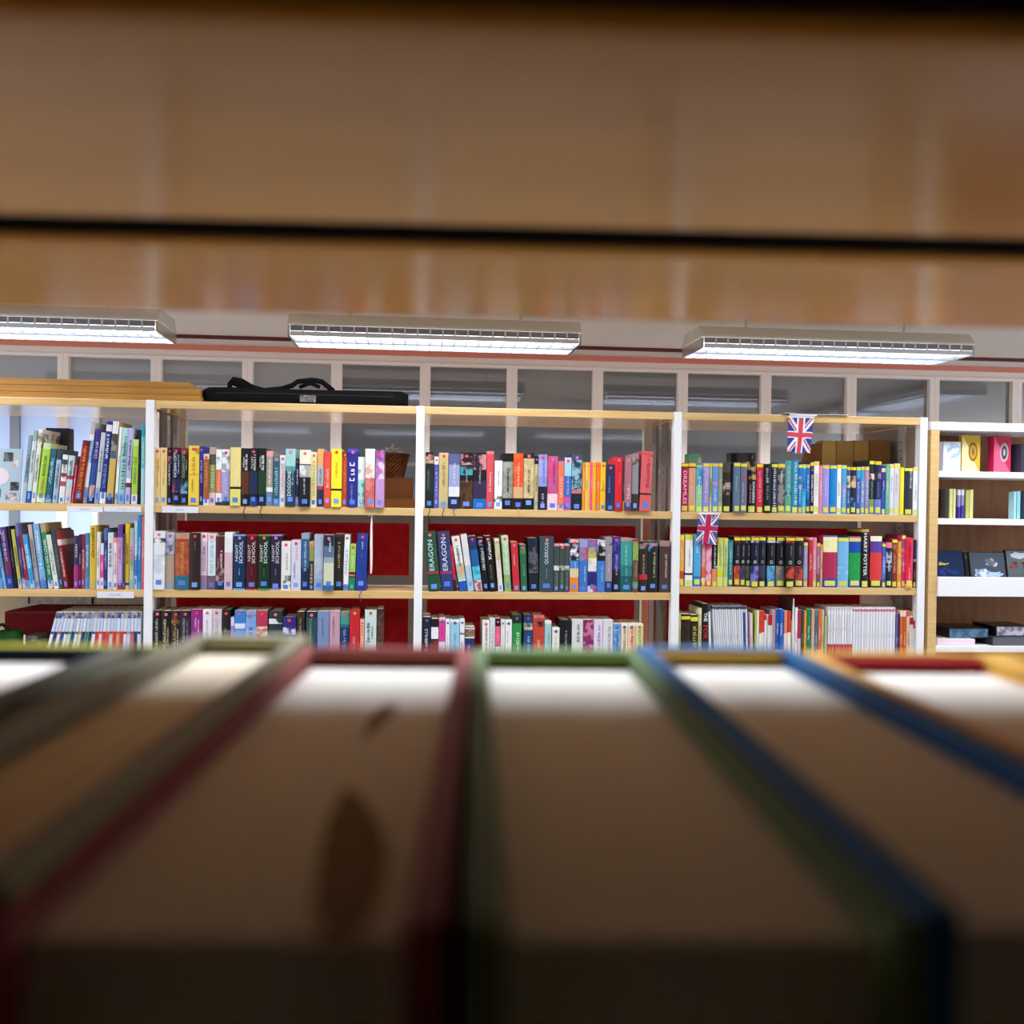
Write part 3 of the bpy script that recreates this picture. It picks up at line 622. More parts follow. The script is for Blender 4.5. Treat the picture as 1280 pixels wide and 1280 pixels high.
build_row('D2', (840, 640, 7.111), 660, '''
63 106 205 f0b040 s=Y|.15-.3:c84c20 .9-1:f0e060|%5:f8e0b0:.4-.8|orange-yellow book by the white post
118 184 203 f0f2f2 |.22-.26:30302c .9-1:e8e470|%9:98a0a8:.3-.8:.55:.2|white book with small grey lettering
191 256 200 50a8dc s=Y|.0-.2:2c78c0 .9-1:60c0d0|%3:e4f4fc:.6-.8:.5:.3|azure book behind the lower flag
262 300 290 e88888 s=Y|.0-.45:e87038 .1-.2:f4d8c0|%6:fbe0e0:.5-.9|pink and orange book behind the lower flag
304 351 280 dc3c74 s=Y|.1-.9:e04c80~f0b0c8|%8:fbd0e0:.3-.85|bright pink book behind the lower flag
356 403 290 161418 s=Y|.0-.42:e09858 .42-.5:f4f4f4~161418|%9:f0f0f0:.52-.95:.5:.5|black book with orange foot
406 455 232 d8dc80|.2-.35:dcd828|%8:a0a850:.4-.85|pale yellow-green book
459 496 232 c8d890|.2-.5:a8c878|%8:8c9c58:.4-.85|beige lime book
501 540 250 1c7484 s=Y|.6-.95:3c94a0|%11:c0e8ec:.2-.85:.5:.4|dark teal book
551 604 220 14141c|.02-.42:d85028~7c2c20 .88-.92:b02c34~302028|%6:9090a0:.6-.82:.6:.35,O:f0f0f0:.47-.53:.5:.5|black series book with red-orange picture
607 652 220 14141c|.02-.42:50406c~2c2438 .88-.92:8c6c8c~202030|%6:9090a0:.6-.82:.6:.35,O:f0f0f0:.47-.53:.5:.5|black series book with plum picture
655 699 220 14161c|.02-.42:4c503c~20241c .88-.92:a8a890~202420|%6:9090a0:.6-.82:.6:.35,O:d0d0d0:.47-.53:.5:.5|black series book with olive picture
704 771 220 12142c p=.008|.02-.42:8078c0~2c3070 .88-.92:d8c8e8~3c4484|%6:9090a8:.6-.82:.6:.35,O:f0f0f0:.47-.53:.5:.4|black series book with lilac picture
773 830 220 121428|.02-.42:3c3c58~1c1c34 .88-.92:4450a0~202444|%6:9090a0:.6-.82:.6:.35,O:a8a8b0:.47-.53:.5:.5|black series book with dim navy picture
846 916 220 12141c|.02-.42:68b0dc~3878a8 .88-.92:e0e0f0~2c3048|%6:9090a0:.6-.82:.6:.35,O:d8d8d8:.46-.53:.5:.45|black series book with sky-blue picture
930 1001 222 12121a|.02-.42:6c6c70~b0a070 .88-.92:b0b0d0~20202c|%6:9090a0:.6-.82:.6:.35,O:d8d8d8:.46-.53:.5:.45|black series book with grey-gold picture
1012 1088 222 12121a p=.016|.18-.42:d04830~2c1818 .0-.18:2c2018 .88-.92:c02c34~301820|%6:9090a0:.6-.82:.6:.35,O:d8d8d8:.46-.53:.5:.45|black series book with red flames
1091 1165 222 12101c|.02-.42:b84038~382040 .88-.92:7050a0~241c40|%6:9090a0:.6-.82:.6:.35,O:d8d8d8:.46-.53:.5:.45|black series book with violet head and red picture
1169 1206 270 a490bc|.2-.5:9cb0cc|%7:e8e0f0:.5-.88|lilac narrow book right of the black series
''', up=False, sticker='y')
build_row('D2', (1000, 640, 7.111), 668, '''
79 111 228 c42c38 s=-|.95-1:e8b0a8|%7:f0c0c0:.2-.8|narrow red book left of the pink one
113 146 228 e88ca0 s=Y||%8:fbe0e8:.3-.8|pink book right of the narrow red one
149 180 275 b87098|.0-.3:7c5c58|%6:e8c8d8:.3-.85|short pink-mauve book
183 200 290 d8a878 s=-||%6:8c5c30:.2-.8|thin tan book left of the thick crimson one
204 330 210 b02850 s=Y hb|.68-.97:f0e898~f4f0c0 .0-.17:2c48a8 .97-1:6068b8|%7:d84878:.25-.6:.5:.06|thick crimson book with cream head and blue foot
333 431 228 74b8e4 s=y hb|.28-.4:f4f0ec~74b8e4||thick light blue book with a white gull-like mark
436 540 218 1c9c48 s=Y hb|.68-.9:1048b0 .9-1:d8487c .0-.15:1c50b0 .9-.97:e0d878|%6:40b868:.25-.6:.5:.06|thick green and blue book
544 609 148 131313 s=Y|.94-.99:c89c40|HARRY_POTTER:f0f0f0:.2-.92:.5:.45|tall black book titled in white capitals
622 725 215 dc3a38 s=Y hb|.68-.9:5c3c9c .9-1:f4f0d0 .0-.14:1c2818|%7:e86060:.25-.6:.5:.06|thick red and purple book
729 764 278 4c60b4|.2-.6:5c78c8|%7:d0d8f0:.2-.8|indigo narrow book by the red-purple one
768 815 272 1a1c34 s=Y|.88-1:e87c98 .45-.8:b8c8dc~1a1c34|%5:e0e4f0:.35-.6|dark navy book with pink head
818 861 240 7c2c20|.7-.9:a86840~7c2c20 .3-.5:8c3424|%7:e0a080:.3-.7|brown red book
864 899 262 f4982c s=Y|.3-.6:f8b458|%6:fbe0b0:.3-.85|orange book right of the brown red one
903 937 205 d83c7c|.4-.75:f8a02c~d04c8c .75-.9:8c5c9c|%5:f8d8e0:.2-.6|magenta and orange book
941 1003 230 e42848 s=Y p=.008|.0-.08:f0a840|%7:f8d0d8:.1-.4:.5:.4,%6:b01830:.5-.9:.5:.4|bright red-pink book
1008 1055 250 16161c s=Y|.65-1:203468 .5-.6:d8d8d0~16161c|%8:a8a8a8:.1-.45:.5:.4|black and blue book, last in the row
''', up=False, sticker='y')
build_row('D3', (840, 640, 7.111), 1330, '''
57 77 900 a8b478 s=-|.7-1:b8c488||narrow yellow-green book by the white post
80 160 908 2c1c18 s=-|.9-.96:e8dc40 .1-.85:38241c~241814||dark brown book with yellow sticker
165 230 915 2a2218 s=-|.88-.96:e8dc48|%5:c8b850:.3-.84:.55:.5|dark book with yellow lettering
234 262 855 dcd8a0 s=-|.9-1:e8e4b8|%9:8c8858:.3-.8|cream book left of the tall black one
265 326 815 151518 s=-|.0-.5:16161a|THE:f0f0f0:.72-.86:.5:.55,FOR:c83040:.44-.66:.5:.62|tall black book with white and red capitals
''', up=False, sticker='y')
# slim readers on the bottom row
build_row('D3', (840, 640, 7.111), 1330, '''
333 352 830 f0f0f0 dx=-10 s=-|.9-1:404858||white slim reader right of the tall black book
'''+'\n'.join('%d %d %d %s dx=-%d s=-|.95-1:4c5468 .9-.95:e8e8ec|%%6:9098a8:.2-.8:.5:.3|%s' % (
 392+i*18, 392+i*18+15.5, 836+(i % 3)*2, ['e8eaf0', 'dfe2e8', 'f2f2f4', 'e2e4ec'][i % 4] if i != 14 else '2c4c94', 32-i*1.5,
 ('white slanted slim reader, %s of sixteen' % ORD[i] if i != 14 else 'navy slim reader among the slanted white ones')) for i in range(16))+'''
700 722 900 e8c8d0 dx=-6 s=-||%6:b08898:.2-.8|pale pink slim reader
738 752 880 b8c858 s=-||%6:f0f4d8:.2-.8|lime slim reader
754 772 880 f2f2ee s=-||%6:b8b8b0:.2-.8|white slim reader between lime and red ones
776 796 880 e03c28 s=-|.0-.6:f0ece8||red-headed slim reader left of another
798 817 880 e44430 s=-|.0-.62:f0ece8||red-headed slim reader beside the notch
822 836 915 d82c2c s=-|.0-.9:f0f0ec||short white slim reader with red head
838 852 915 f0f0ec s=-||%5:c8c0b8:.2-.8|short plain white slim reader
854 870 915 c8202c s=-|.0-.8:ecece8||short slim reader with crimson head
872 886 915 c8242c s=-|.0-.8:ecece8||second short slim reader with crimson head
889 903 870 b8b0b4 s=-||%6:e8e0e4:.2-.8|grey slim reader
905 917 870 d89898 s=-||%6:f0d8d8:.2-.8|dusty pink slim reader left of the blue pair
921 953 865 2058b0 s=-|.1-.3:e8f0f8|%6:c8d8f0:.4-.9|blue slim reader, left of the blue pair
955 988 865 2460bc s=-|.1-.3:e8f0f8|%6:c8d8f0:.4-.9|blue slim reader, right of the blue pair
994 1022 880 e88878 s=-|.0-.6:f0e0d8||salmon slim reader
1026 1055 882 d04020 s=-|.0-.62:f4ece4||orange-red slim reader
1058 1086 960 d8a860 s=-||%5:8c6830:.2-.8|short tan slim reader
1091 1114 850 f2f2f4 s=-||%8:c0c0c8:.2-.8|tall white slim reader by the sheet bookend
1119 1144 870 b82848 s=-|.0-.5:e8c8c8||crimson slim reader
1147 1169 870 2c4430 s=-||%6:98b098:.2-.8|dark green slim reader
1172 1194 880 ec8c34 s=-||%6:fbe0c0:.2-.8|orange slim reader left of the bright green one
1197 1230 865 0c8450 s=-|.0-.3:5cb48c|%6:c0e8d4:.3-.85|bright green slim reader
1235 1264 865 e4b498 s=-||%6:f4e0d0:.2-.8|peach slim reader
''', up=False, name='slim_reader', cat='booklet', group='slim readers on the bottom row of the bay with two flags', depth=.12)
build_row('D3', (1000, 640, 7.111), 1330, '''
100 128 865 d8a088 s=-||%6:f0dcd0:.2-.8|dusty peach slim reader
131 156 870 4c88a0 s=-|.5-.9:386c88|%6:c8e0e8:.2-.8|teal blue slim reader
160 190 868 d86c34 s=-|.0-.3:e8b088|%6:fbd8c0:.3-.85|rust orange slim reader
192 211 870 d8c098 s=-||%6:90784c:.2-.8|tan slim reader
217 241 930 a8b488 s=-||%6:e0e4cc:.2-.8|short sage slim reader
'''+'\n'.join('%d %d %d %s s=-|.0-.38:c83038 .95-1:d8d0d8 .88-.94:f0eef0|%%6:a89ca8:.4-.85:.5:.25|white slim reader with red foot, %s of nine' % (
 247+i*24.5, 247+i*24.5+21.5, 845+(i % 2)*2, ['e8e6ea', 'dcdce4', 'f0eeee'][i % 3], ORD[i]) for i in range(9))+'\n'+
'\n'.join('%d %d %d %s s=-|.93-.97:d87888|%%6:a8a4b0:.2-.85:.5:.25|%s' % (
 469+i*25.2, 469+i*25.2+22.5, 848+(i % 2)*2, ['e6e8f0', 'eeeef2', 'dfe1ea'][i % 3] if i not in (5, 6) else 'eaeaee',
 'white slim reader with pink header, %s of fifteen' % ORD[i]) for i in range(15))+'''
850 868 900 7058a8 s=-||%6:c8c0e0:.2-.8|violet slim reader
871 886 905 303440 s=-||%6:9098a8:.2-.8|dark slim reader right of the violet one
889 912 880 d8642c s=-|.9-1:f0d8c8|%6:f8d0b0:.2-.8|orange slim reader, left of two
914 942 880 c85c2c s=-|.9-1:f0d8c8|%6:f8d0b0:.2-.8|orange-brown slim reader, right of two
946 972 880 e8b890 s=-|.9-1:e04848|%6:b07850:.2-.8|tan slim reader near the end post
975 988 925 e8e8e4 s=-|.83-.97:b81c2c||white slim reader with red band, first of three
991 1004 925 e8e8e4 s=-|.83-.97:b81c2c||white slim reader with red band, second of three
1008 1040 890 ecebe6 s=-|.7-.84:c01c30||white slim reader with red band, last of three
''', up=False, name='slim_reader', cat='booklet', group='slim readers on the bottom row of the bay with two flags', depth=.12)
# fanned magazines in the far-left bay
build_row('A3', (0, 640, 6.4), 1299, '\n'.join('%.1f %.1f 800 %s dx=%d s=-|%s|%%8:%s:.1-.45:.5:.4|pale-spined magazine, %s from left in the fan' % (
 316+i*31.2, 316+i*31.2+25.2, ['ccd8ec', 'd8e0ee', 'c4d0e8', 'dce4f0'][i % 4], 130-i*4.9,
 '.0-.65:%s .65-.69:%s .9-1:%s' % ([('e8ecf4', '2c50a0'), ('24386c', '24386c'), ('e8e0d8', 'c04838'), ('2c4890', '28407c'), ('e4e8f0', '24305c'), ('c8d8c8', '30804c'), ('30508c', '2c3c6c'), ('dce4d8', '3c8c50'),
  ('e8dccc', 'd88040'), ('2c3c60', '22305c'), ('3c8058', '2c7048'), ('34406c', '28305c'), ('e8e8ec', '3c4880'), ('d83c30', 'd03020'), ('e8d0c8', 'd83828'), ('cc3028', 'c82c20'), ('d84030', 'd83c28'), ('e8d8d0', 'd03424'),
  ('d83830', 'd83020'), ('e0a070', 'd85028'), ('d03830', 'cc2c24'), ('e4dce4', 'c83040'), ('d0d4e8', '8c90c8'), ('e07060', 'd84038'), ('283468', '24305c'), ('dce0e8', '283868')][i]+(['c0a898~4c5878', '8c80a8~3c3c68', 'a8b8c8~484c6c'][i % 3],)),
 ['f4f4f8', '30406c', 'c8d0e8'][i % 3], ORD[i]) for i in range(26)), name='magazine', cat='magazine', group='fanned magazines in the far-left bay', depth=.2)


# ------------------------------------------------------------------ long double-sided bookcase
TOP = 0.3216; TH = 0.026; PW = 0.0277
def px(i): return X0+W*i
BC = thing('double_sided_bookcase', 'long double-sided beech bookcase with white posts, filled with paperbacks', 'bookcase', (px(1), D+0.25, 0))
def bc(name, bm, mats, bevel=0.0):
    bmesh.ops.translate(bm, verts=bm.verts, vec=-BC.location)
    return obj(name, bm, mats, BC, bevel)
LV = {-1: (-0.0277, -0.3127, -0.600), 0: (-0.0277, -0.3127, -0.600), 1: (-0.0277, -0.3127, -0.600), 2: (-0.0277, -0.2903, -0.575)}
for i in range(-1, 4):
    x = px(i); zt = ZC+TOP+0.001
    bm = bmesh.new(); add_box(bm, x-PW/2, x+PW/2, D-0.006, D+0.032, 0, zt)
    tag(bc('front_post', bm, M_WHITE, 0.002), 'white lacquered front post')
    bm = bmesh.new(); add_box(bm, x-PW/2, x+PW/2, D+0.468, D+0.506, 0, zt); bc('rear_post', bm, M_BRACK, 0.002)
    if i < 3:
        for y0, y1 in ((0.14, 0.215), (0.30, 0.375)):
            bm = bmesh.new(); add_box(bm, x-0.005, x+0.005, D+y0, D+y1, 0, zt-TH)
            for k in range(38):
                z = 0.75+k*0.032
                if z > zt-0.05: break
                for sx in (-0.0054, 0.0054): add_disc(bm, (x+sx, D+(y0+y1)/2, z), 0.0042, 8, 1, 'x')
            tag(bc('perforated_rail', bm, [M_RAIL, M_HOLE]), 'grey-brown steel rail with a row of holes')
    else:
        bm = bmesh.new(); add_box(bm, x-0.009, x+0.009, D+0.03, D+0.47, 0, zt-TH); bc('end_panel', bm, node_mat('taupe_panel', '8a7468', '958074', nscale=4), 0.001)
        bm = bmesh.new(); add_box(bm, x-0.016, x-0.0092, D+0.11, D+0.16, 0, zt-TH)
        for k in range(38):
            z = 0.75+k*0.032
            if z < zt-0.05: add_disc(bm, (x-0.0164, D+0.135, z), 0.0042, 8, 1, 'x')
        bc('perforated_rail', bm, [mat('b4aea8', 0.5), M_HOLE])
for i in range(-1, 3):
    a, b = px(i)+PW/2, px(i+1)-PW/2
    bm = bmesh.new(); add_box(bm, a-0.0005, b+0.0005, D-0.001, D+0.50, ZC+TOP-TH, ZC+TOP); bc('top_board', bm, node_mat('beech_top', 'd8b072', 'e6c28a', (1, 14, 14), 5, 0.16, 0.6), 0.0015)
    for h in LV[i]+(-0.87, -1.15):
        bm = bmesh.new(); add_box(bm, a, b, D, D+(0.49 if h == LV[i][0] else 0.25), ZC+h-TH, ZC+h); bc('shelf_board', bm, M_BEECH, 0.0015)
    bm = bmesh.new(); add_box(bm, a, b, D+0.02, D+0.48, 0, 0.08); bc('plinth', bm, M_BRACK)
    s1, s2, s3 = LV[i]
    if i >= 0:
        aa, bb = a+0.02, b-(0.02 if i == 0 else 0.075 if i == 1 else 0.095)
        bm = bmesh.new(); add_box(bm, aa, bb, D+0.258, D+0.266, ZC+s2+0.035, ZC+s1-TH-0.032); tag(bc('back_panel', bm, M_RED), 'dark red felt back panel')
        bm = bmesh.new(); add_box(bm, aa, bb, D+0.258, D+0.266, ZC+s3+0.02, ZC+s2-0.004); tag(bc('back_panel', bm, M_RED), 'dark red felt back panel')
    else:
        bm = bmesh.new(); add_box(bm, a, b-0.01, D+0.258, D+0.266, ZC+s3+0.02, ZC+s2-0.004); tag(bc('back_panel', bm, mat('efe4c6', 0.6)), 'cream back panel')
# card strips clipped to the shelf fronts
def shelf_label(u0, u1, v0, v1, lab, line):
    xa, z1 = on_y((u0+u1)/2, v0, D-0.003); _, z0 = on_y((u0+u1)/2, v1, D-0.003)
    xa = on_y(u0, v0, D-0.003)[0]; xb = on_y(u1, v0, D-0.003)[0]
    t = thing('shelf_label', lab, 'label', (xa, D-0.0035, z0), group='card strips on the shelf fronts')
    box_obj('card', (0, xb-xa, -0.0009, 0.0018, 0, z1-z0), mat('e6e8f0', 0.35, 0.5), t, 0.0004)
    bm = bmesh.new(); r = random.Random(line)
    vs, fs, L = scribble(line, r); k = (z1-z0)*0.22; w = xb-xa; x0 = w*0.5-L*k/2
    vv = [bm.verts.new((x0+p*k, -0.0014, (z1-z0)*0.4+q*k)) for p, q in vs]
    for f in fs: bm.faces.new([vv[j] for j in f])
    obj('print', bm, mat('a8aab4', 0.6), t)
shelf_label(83.7, 129, 633.2, 639.8, 'white card strip below the leaning books, left of two on top shelf edge', 9)
shelf_label(130, 176.3, 633.0, 639.8, 'white card strip below the leaning books, right of two on top shelf edge', 10)
shelf_label(202.6, 248, 633.2, 641.0, 'white card strip under the cream paperbacks of the second bay', 8)
shelf_label(121.5, 167.5, 739.7, 747.5, 'white card strip on the far-left middle shelf edge', 11)

# ------------------------------------------------------------------ things standing among the books
zA = ZC-0.0277
# face-out booklet in the far-left bay
xa = on_y(-14, 600, D+0.03)[0]; xb = on_y(26, 600, D+0.03)[0]; zt = on_y(10, 560, D+0.03)[1]
t = thing('photo_booklet', 'pale blue-grey booklet with small photos standing face out at the left edge', 'booklet', (xa, D+0.02, zA+0.0005), (math.radians(-8), 0, 0))
hh = (zt-zA); ww = xb-xa
box_obj('cover', (0, ww, 0, 0.004, 0, hh), mat('a8bcc8', 0.3), t, 0.0005)
for (a, b, c, d_, k) in ((0.42, 0.72, 0.76, 0.93, '2c2c34~6c6c70'), (0.72, 0.9, 0.66, 0.78, 'c8a090~e0d0c8'), (0.68, 0.95, 0.22, 0.38, '1c1c24~5c5c60'), (0.55, 0.92, 0.05, 0.18, 'd8c8cc~7c7480'), (0.3, 0.4, 0.1, 0.25, '2c2c34~6c6c70')):
    box_obj('cover_photo', (a*ww, b*ww, -0.0006, 0.0005, c*hh, d_*hh), mat(k), t)
bm = bmesh.new(); add_disc(bm, (0.35*ww, -0.0009, 0.48*hh), 0.28*ww, 24); obj('cover_disc', bm, mat('d8ccd4', 0.4), t)
# navy box file behind the leaning books
def box_file(u0, u1, v, Y, dep, zb, hx, lab, name='box_file', cat='box file', hx2=None, dot=None):
    xa = on_y(u0, v, Y)[0]; xb, zt = on_y(u1, v, Y)
    t = thing(name, lab, cat, (xa, Y, zb+0.0004)); w = xb-xa; h = zt-zb
    box_obj('body', (0, w, 0, dep, 0, h), mat(hx), t, 0.001)
    if hx2: box_obj('spine_band', (w*0.72, w+0.0006, -0.0006, dep*0.99, 0.001, h*0.93), mat(hx2), t)
    if dot:
        bm = bmesh.new(); add_disc(bm, (w*0.12, -0.0006, h-0.016), 0.006, 16); obj('spine_mark', bm, mat(dot), t)
    return t
box_file(57, 86.5, 535.5, D+0.19, 0.05, zA, '26305c', 'navy box file standing behind the lime leaning book', hx2='3c4048', dot='c8a8b8')
box_file(861, 877, 567.5, D+0.165, 0.06, zA, '8cd0b0', 'mint box standing behind the first books below the flags', 'storage_box', 'box', hx2='e0f0e8')
box_file(914, 935, 566.5, D+0.165, 0.06, zA, '1c1614', 'black box standing behind the tall black bird book', 'storage_box', 'box', hx2='2c2420')
# cardboard magazine files on the far side, seen over the books of the flag bay
def mag_file(u0, u1, v, lab, hx):
    Y = D+0.18; xa = on_y(u0, v, Y)[0]; xb, zt = on_y(u1, v, Y)
    h = zt-zA; w = xb-xa
    t = thing('magazine_file', lab, 'magazine file', (xa, Y, zA-0.0+0.0004), group='cardboard magazine files behind the flag bay')
    bm = bmesh.new(); n = 10; L = 0.2
    prof = [(0, 0), (L, 0), (L, h*0.55)]+[(L*(1-k/n*0.75), h*(0.55+0.45*(0.5-0.5*math.cos(PI*k/n)))) for k in range(1, n+1)]+[(0, h)]
    for x in (0, w-0.002):
        A = [bm.verts.new((x, y, z)) for y, z in prof]; B = [bm.verts.new((x+0.002, y, z)) for y, z in prof]
        bm.faces.new(A); bm.faces.new(B)
        for k in range(len(prof)): bm.faces.new((A[k], A[(k+1) % len(prof)], B[(k+1) % len(prof)], B[k]))
    add_box(bm, 0.002, w-0.002, 0, 0.002, 0, h); add_box(bm, 0.002, w-0.002, 0.002, L, 0, 0.002)
    obj('body', bm, mat(hx, 0.7, 0.2), t)
    bm = bmesh.new(); add_disc(bm, (w*0.45, -0.0006, h*0.5), min(0.009, w*0.3), 14); obj('finger_hole', bm, mat('4c3018', 0.9), t)
    box_obj('contents', (0.004, w-0.004, 0.01, L-0.01, 0.002, h*0.5), mat('d8c8a0~8c6840', 0.7), t)
for k, (a, b, v, hx, lb) in enumerate(((1018, 1027.5, 555, '8a5a2c', 'brown cardboard magazine file, leftmost behind the flag bay'), (1028, 1045, 551, 'c4a060', 'sand-coloured cardboard magazine file behind the flag bay'),
        (1046, 1067, 551.5, 'b08c50', 'ochre cardboard magazine file behind the flag bay'), (1068, 1086, 551, 'b89050', 'tan cardboard magazine file behind the flag bay'),
        (1087, 1113, 551, '8a6234', 'dark tan cardboard magazine file, rightmost behind the flag bay'))):
    mag_file(a, b, v, lb, hx)
# carton, slab, basket, plastic bag at the right end of the second bay
Yb = D+0.165
def carton(u0, u1, v0, zb, dep, hx, lab, name):
    xa = on_y(u0, v0, Yb)[0]; xb, zt = on_y(u1, v0, Yb)
    t = thing(name, lab, 'box', (xa, Yb, zb)); w = xb-xa; h = zt-zb
    box_obj('body', (0, w, 0, dep, 0, h), mat(hx, 0.75, 0.2), t, 0.0015)
    box_obj('lid_flap', (0.001, w-0.001, -0.0012, dep*0.5, h-0.002, h+0.0008), mat(hx, 0.7, 0.2), t)
    return zt+0.0009, xa, xb
z1, _, _ = carton(470, 519.0, 624.0, zA+0.0004, 0.17, '9a6234', 'flat tan carton under the brown box and basket', 'flat_carton')
z2, xa, xb = carton(472, 516.5, 597.5, z1+0.0004, 0.16, '7a4a26', 'brown cardboard box carrying the wicker basket', 'cardboard_box')
bx0 = on_y(471, 590, Yb)[0]; bx1 = on_y(511.5, 567, Yb)[0]; bzt = on_y(500, 567.5, Yb)[1]
t = thing('wicker_basket', 'small brown wicker basket on a cardboard box beside the mauve book', 'basket', ((bx0+bx1)/2, Yb+0.08, z2+0.0004))
h = bzt-z2; rt = (bx1-bx0)/2; rb = rt*0.66
bm = bmesh.new(); NR = 12; NS = 40
rings = []
for k in range(NR+1):
    f = k/NR; r = rb+(rt-rb)*f
    rings.append([bm.verts.new(((r+0.0016*math.cos(PI*(k+j)))*math.cos(2*PI*j/NS), (r*1.2+0.0016*math.cos(PI*(k+j)))*math.sin(2*PI*j/NS), h*f)) for j in range(NS)])
for a, b in zip(rings, rings[1:]):
    for j in range(NS): bm.faces.new((a[j], a[(j+1) % NS], b[(j+1) % NS], b[j]))
bm.faces.new(rings[0])
obj('weave', bm, node_mat('wicker', '5a3018', '8a5228', (1, 1, 3), 60, 0.7, 0.2), t)
bm = bmesh.new(); add_tube(bm, [(rt*math.cos(2*PI*j/32), rt*1.2*math.sin(2*PI*j/32), h) for j in range(33)], 0.004, 6); obj('rim', bm, mat('6a3c1c', 0.7), t)
# crumpled clear bag in the basket
t2 = thing('plastic_bag', 'crumpled clear plastic bag sticking out of the wicker basket', 'bag', ((bx0+bx1)/2-0.006, Yb+0.08, bzt-0.012))
bm = bmesh.new(); r = random.Random(4); bmesh.ops.create_icosphere(bm, subdivisions=4, radius=1)
for v in bm.verts:
    n = 0.75+0.35*math.sin(v.co.x*9+1)*math.sin(v.co.z*8)+r.uniform(-0.1, 0.18)
    v.co = Vector((v.co.x*n*rt*0.8, v.co.y*n*rt*0.95, max(-0.2, v.co.z)*n*0.034+0.014))
mp = bpy.data.materials.new('clear_plastic'); mp.use_nodes = True; b_ = mp.node_tree.nodes['Principled BSDF']
b_.inputs['Base Color'].default_value = (0.75, 0.76, 0.82, 1); b_.inputs['Roughness'].default_value = 0.15; b_.inputs['Alpha'].default_value = 0.55
obj('film', bm, mp, t2)
# hanging sheet bookends
def bookend(u, v0, v1, Y0, dep, lab, hx, edge, foot=False, zb=None):
    x, za = on_y(u, v0, Y0); _, zc = on_y(u, v1, Y0)
    t = thing('bookend', lab, 'bookend', (x, Y0, zc if zb is None else zb+0.0004)); z0 = 0; h = za-(zc if zb is None else zb)
    box_obj('plate', (-0.0008, 0.0008, 0.004, dep, 0, h), mat(hx, 0.4), t)
    bm = bmesh.new(); n = 12
    add_tube(bm, [(0.0006*math.sin(k*0.6), 0.003, h*k/n) for k in range(n+1)], [0.0012+0.0034*math.sin(PI*(0.15+0.8*k/n)) for k in range(n+1)], 8)
    obj('front_edge', bm, mat(edge, 0.4), t)
    if foot: box_obj('foot_plate', (-0.06, 0.0008, 0.004, dep, 0, 0.0015), mat(hx, 0.4), t)
    else: box_obj('hook', (-0.012, 0.0008, 0.004, dep, h-0.0015, h), mat(hx, 0.4), t)
bookend(464.5, 644.4, 717, D+0.006, 0.14, 'white sheet bookend hanging right of the royal blue hardback', 'd8d0c8', 'f4f0ec')
bookend(992.4, 748.5, 800, D+0.002, 0.145, 'dark sheet bookend with white edge among the slim readers', '4a3a34', 'e8e8ec', True, ZC-0.575)

# far-left bottom compartment: red box, leaflet, pouch, grey device
zL = ZC-0.600
YR = D+0.212
xa = on_y(6, 775, YR)[0]; xb = on_y(179, 775, YR)[0]; zf = on_y(30, 763, YR)[1]; zr = on_y(100, 757, YR+0.04)[1]
t = thing('red_display_box', 'wide dark red display box behind the fanned magazines', 'box', (xa, YR, zL+0.0004))
bm = bmesh.new(); w = xb-xa; hf = zf-zL; hr = zr-zL+0.004
vs = [bm.verts.new(p) for p in ((0, 0, 0), (w, 0, 0), (w, 0.042, 0), (0, 0.042, 0), (0, 0, hf-0.006), (w, 0, hf+0.002), (w, 0.042, hr), (w*0.22, 0.042, hr), (0, 0.042, hf-0.004), (w*0.22, 0, hf+0.002))]
for q in ((0, 1, 5, 9, 4), (1, 2, 6, 5), (2, 3, 8, 7, 6), (3, 0, 4, 8), (0, 3, 2, 1), (4, 9, 7, 8), (9, 5, 6, 7)): bm.faces.new([vs[k] for k in q])
obj('body', bm, node_mat('dark_red_card', '6c0c14', '7c1018', nscale=5, rough=0.7, spec=0.2), t)
box_obj('lid_edge', (w*0.02, w, -0.0015, 0.0005, hf-0.012, hf-0.004), mat('8c1420', 0.6), t)
YP = D+0.254
xa = on_y(36, 748, YP)[0]; xb = on_y(116, 748, YP)[0]; z0 = zr+0.006; z1 = on_y(70, 748, YP)[1]+0.004
t = thing('leaflet', 'grey printed leaflet with black border against the cream back panel', 'leaflet', (xa, YP, z0)); w = xb-xa; h = max(0.03, z1-z0)
box_obj('sheet', (0, w, 0, 0.0015, 0, h), mat('dcd4cc~c0b8b0', 0.6), t)
bm = bmesh.new(); add_box(bm, -0.002, 0.004, -0.0006, 0.0012, 0, h); add_box(bm, w-0.004, w+0.002, -0.0006, 0.0012, 0, h); obj('border', bm, mat('201c1c', 0.6), t)
xa = on_y(-22, 800, D+0.06)[0]; xb = on_y(26, 800, D+0.06)[0]; zt = on_y(5, 789, D+0.06)[1]
t = thing('green_pouch', 'dark green soft pouch at the left edge below the red box', 'pouch', ((xa+xb)/2, D+0.1, zL+0.0004))
bm = bmesh.new(); bmesh.ops.create_uvsphere(bm, u_segments=24, v_segments=16, radius=1)
hw = (xb-xa)/2; hh = (zt-zL)
for v in bm.verts:
    x, y, z = v.co; sg = lambda q, p: math.copysign(abs(q)**p, q)
    v.co = Vector((sg(x, 0.45)*hw, sg(y, 0.5)*0.04, hh/2+sg(z, 0.45)*hh/2*(1+0.06*math.sin(x*7))))
obj('body', bm, node_mat('green_cloth', '16401c', '2c6c28', nscale=12, rough=0.8, spec=0.2), t, smooth=True)
bm = bmesh.new(); add_tube(bm, [(-hw*0.7, -0.02, hh*0.96), (-hw*0.4, -0.03, hh*1.12), (0, -0.03, hh*1.15), (hw*0.3, -0.025, hh*1.0)], 0.006, 8); obj('strap', bm, mat('141814', 0.8), t)
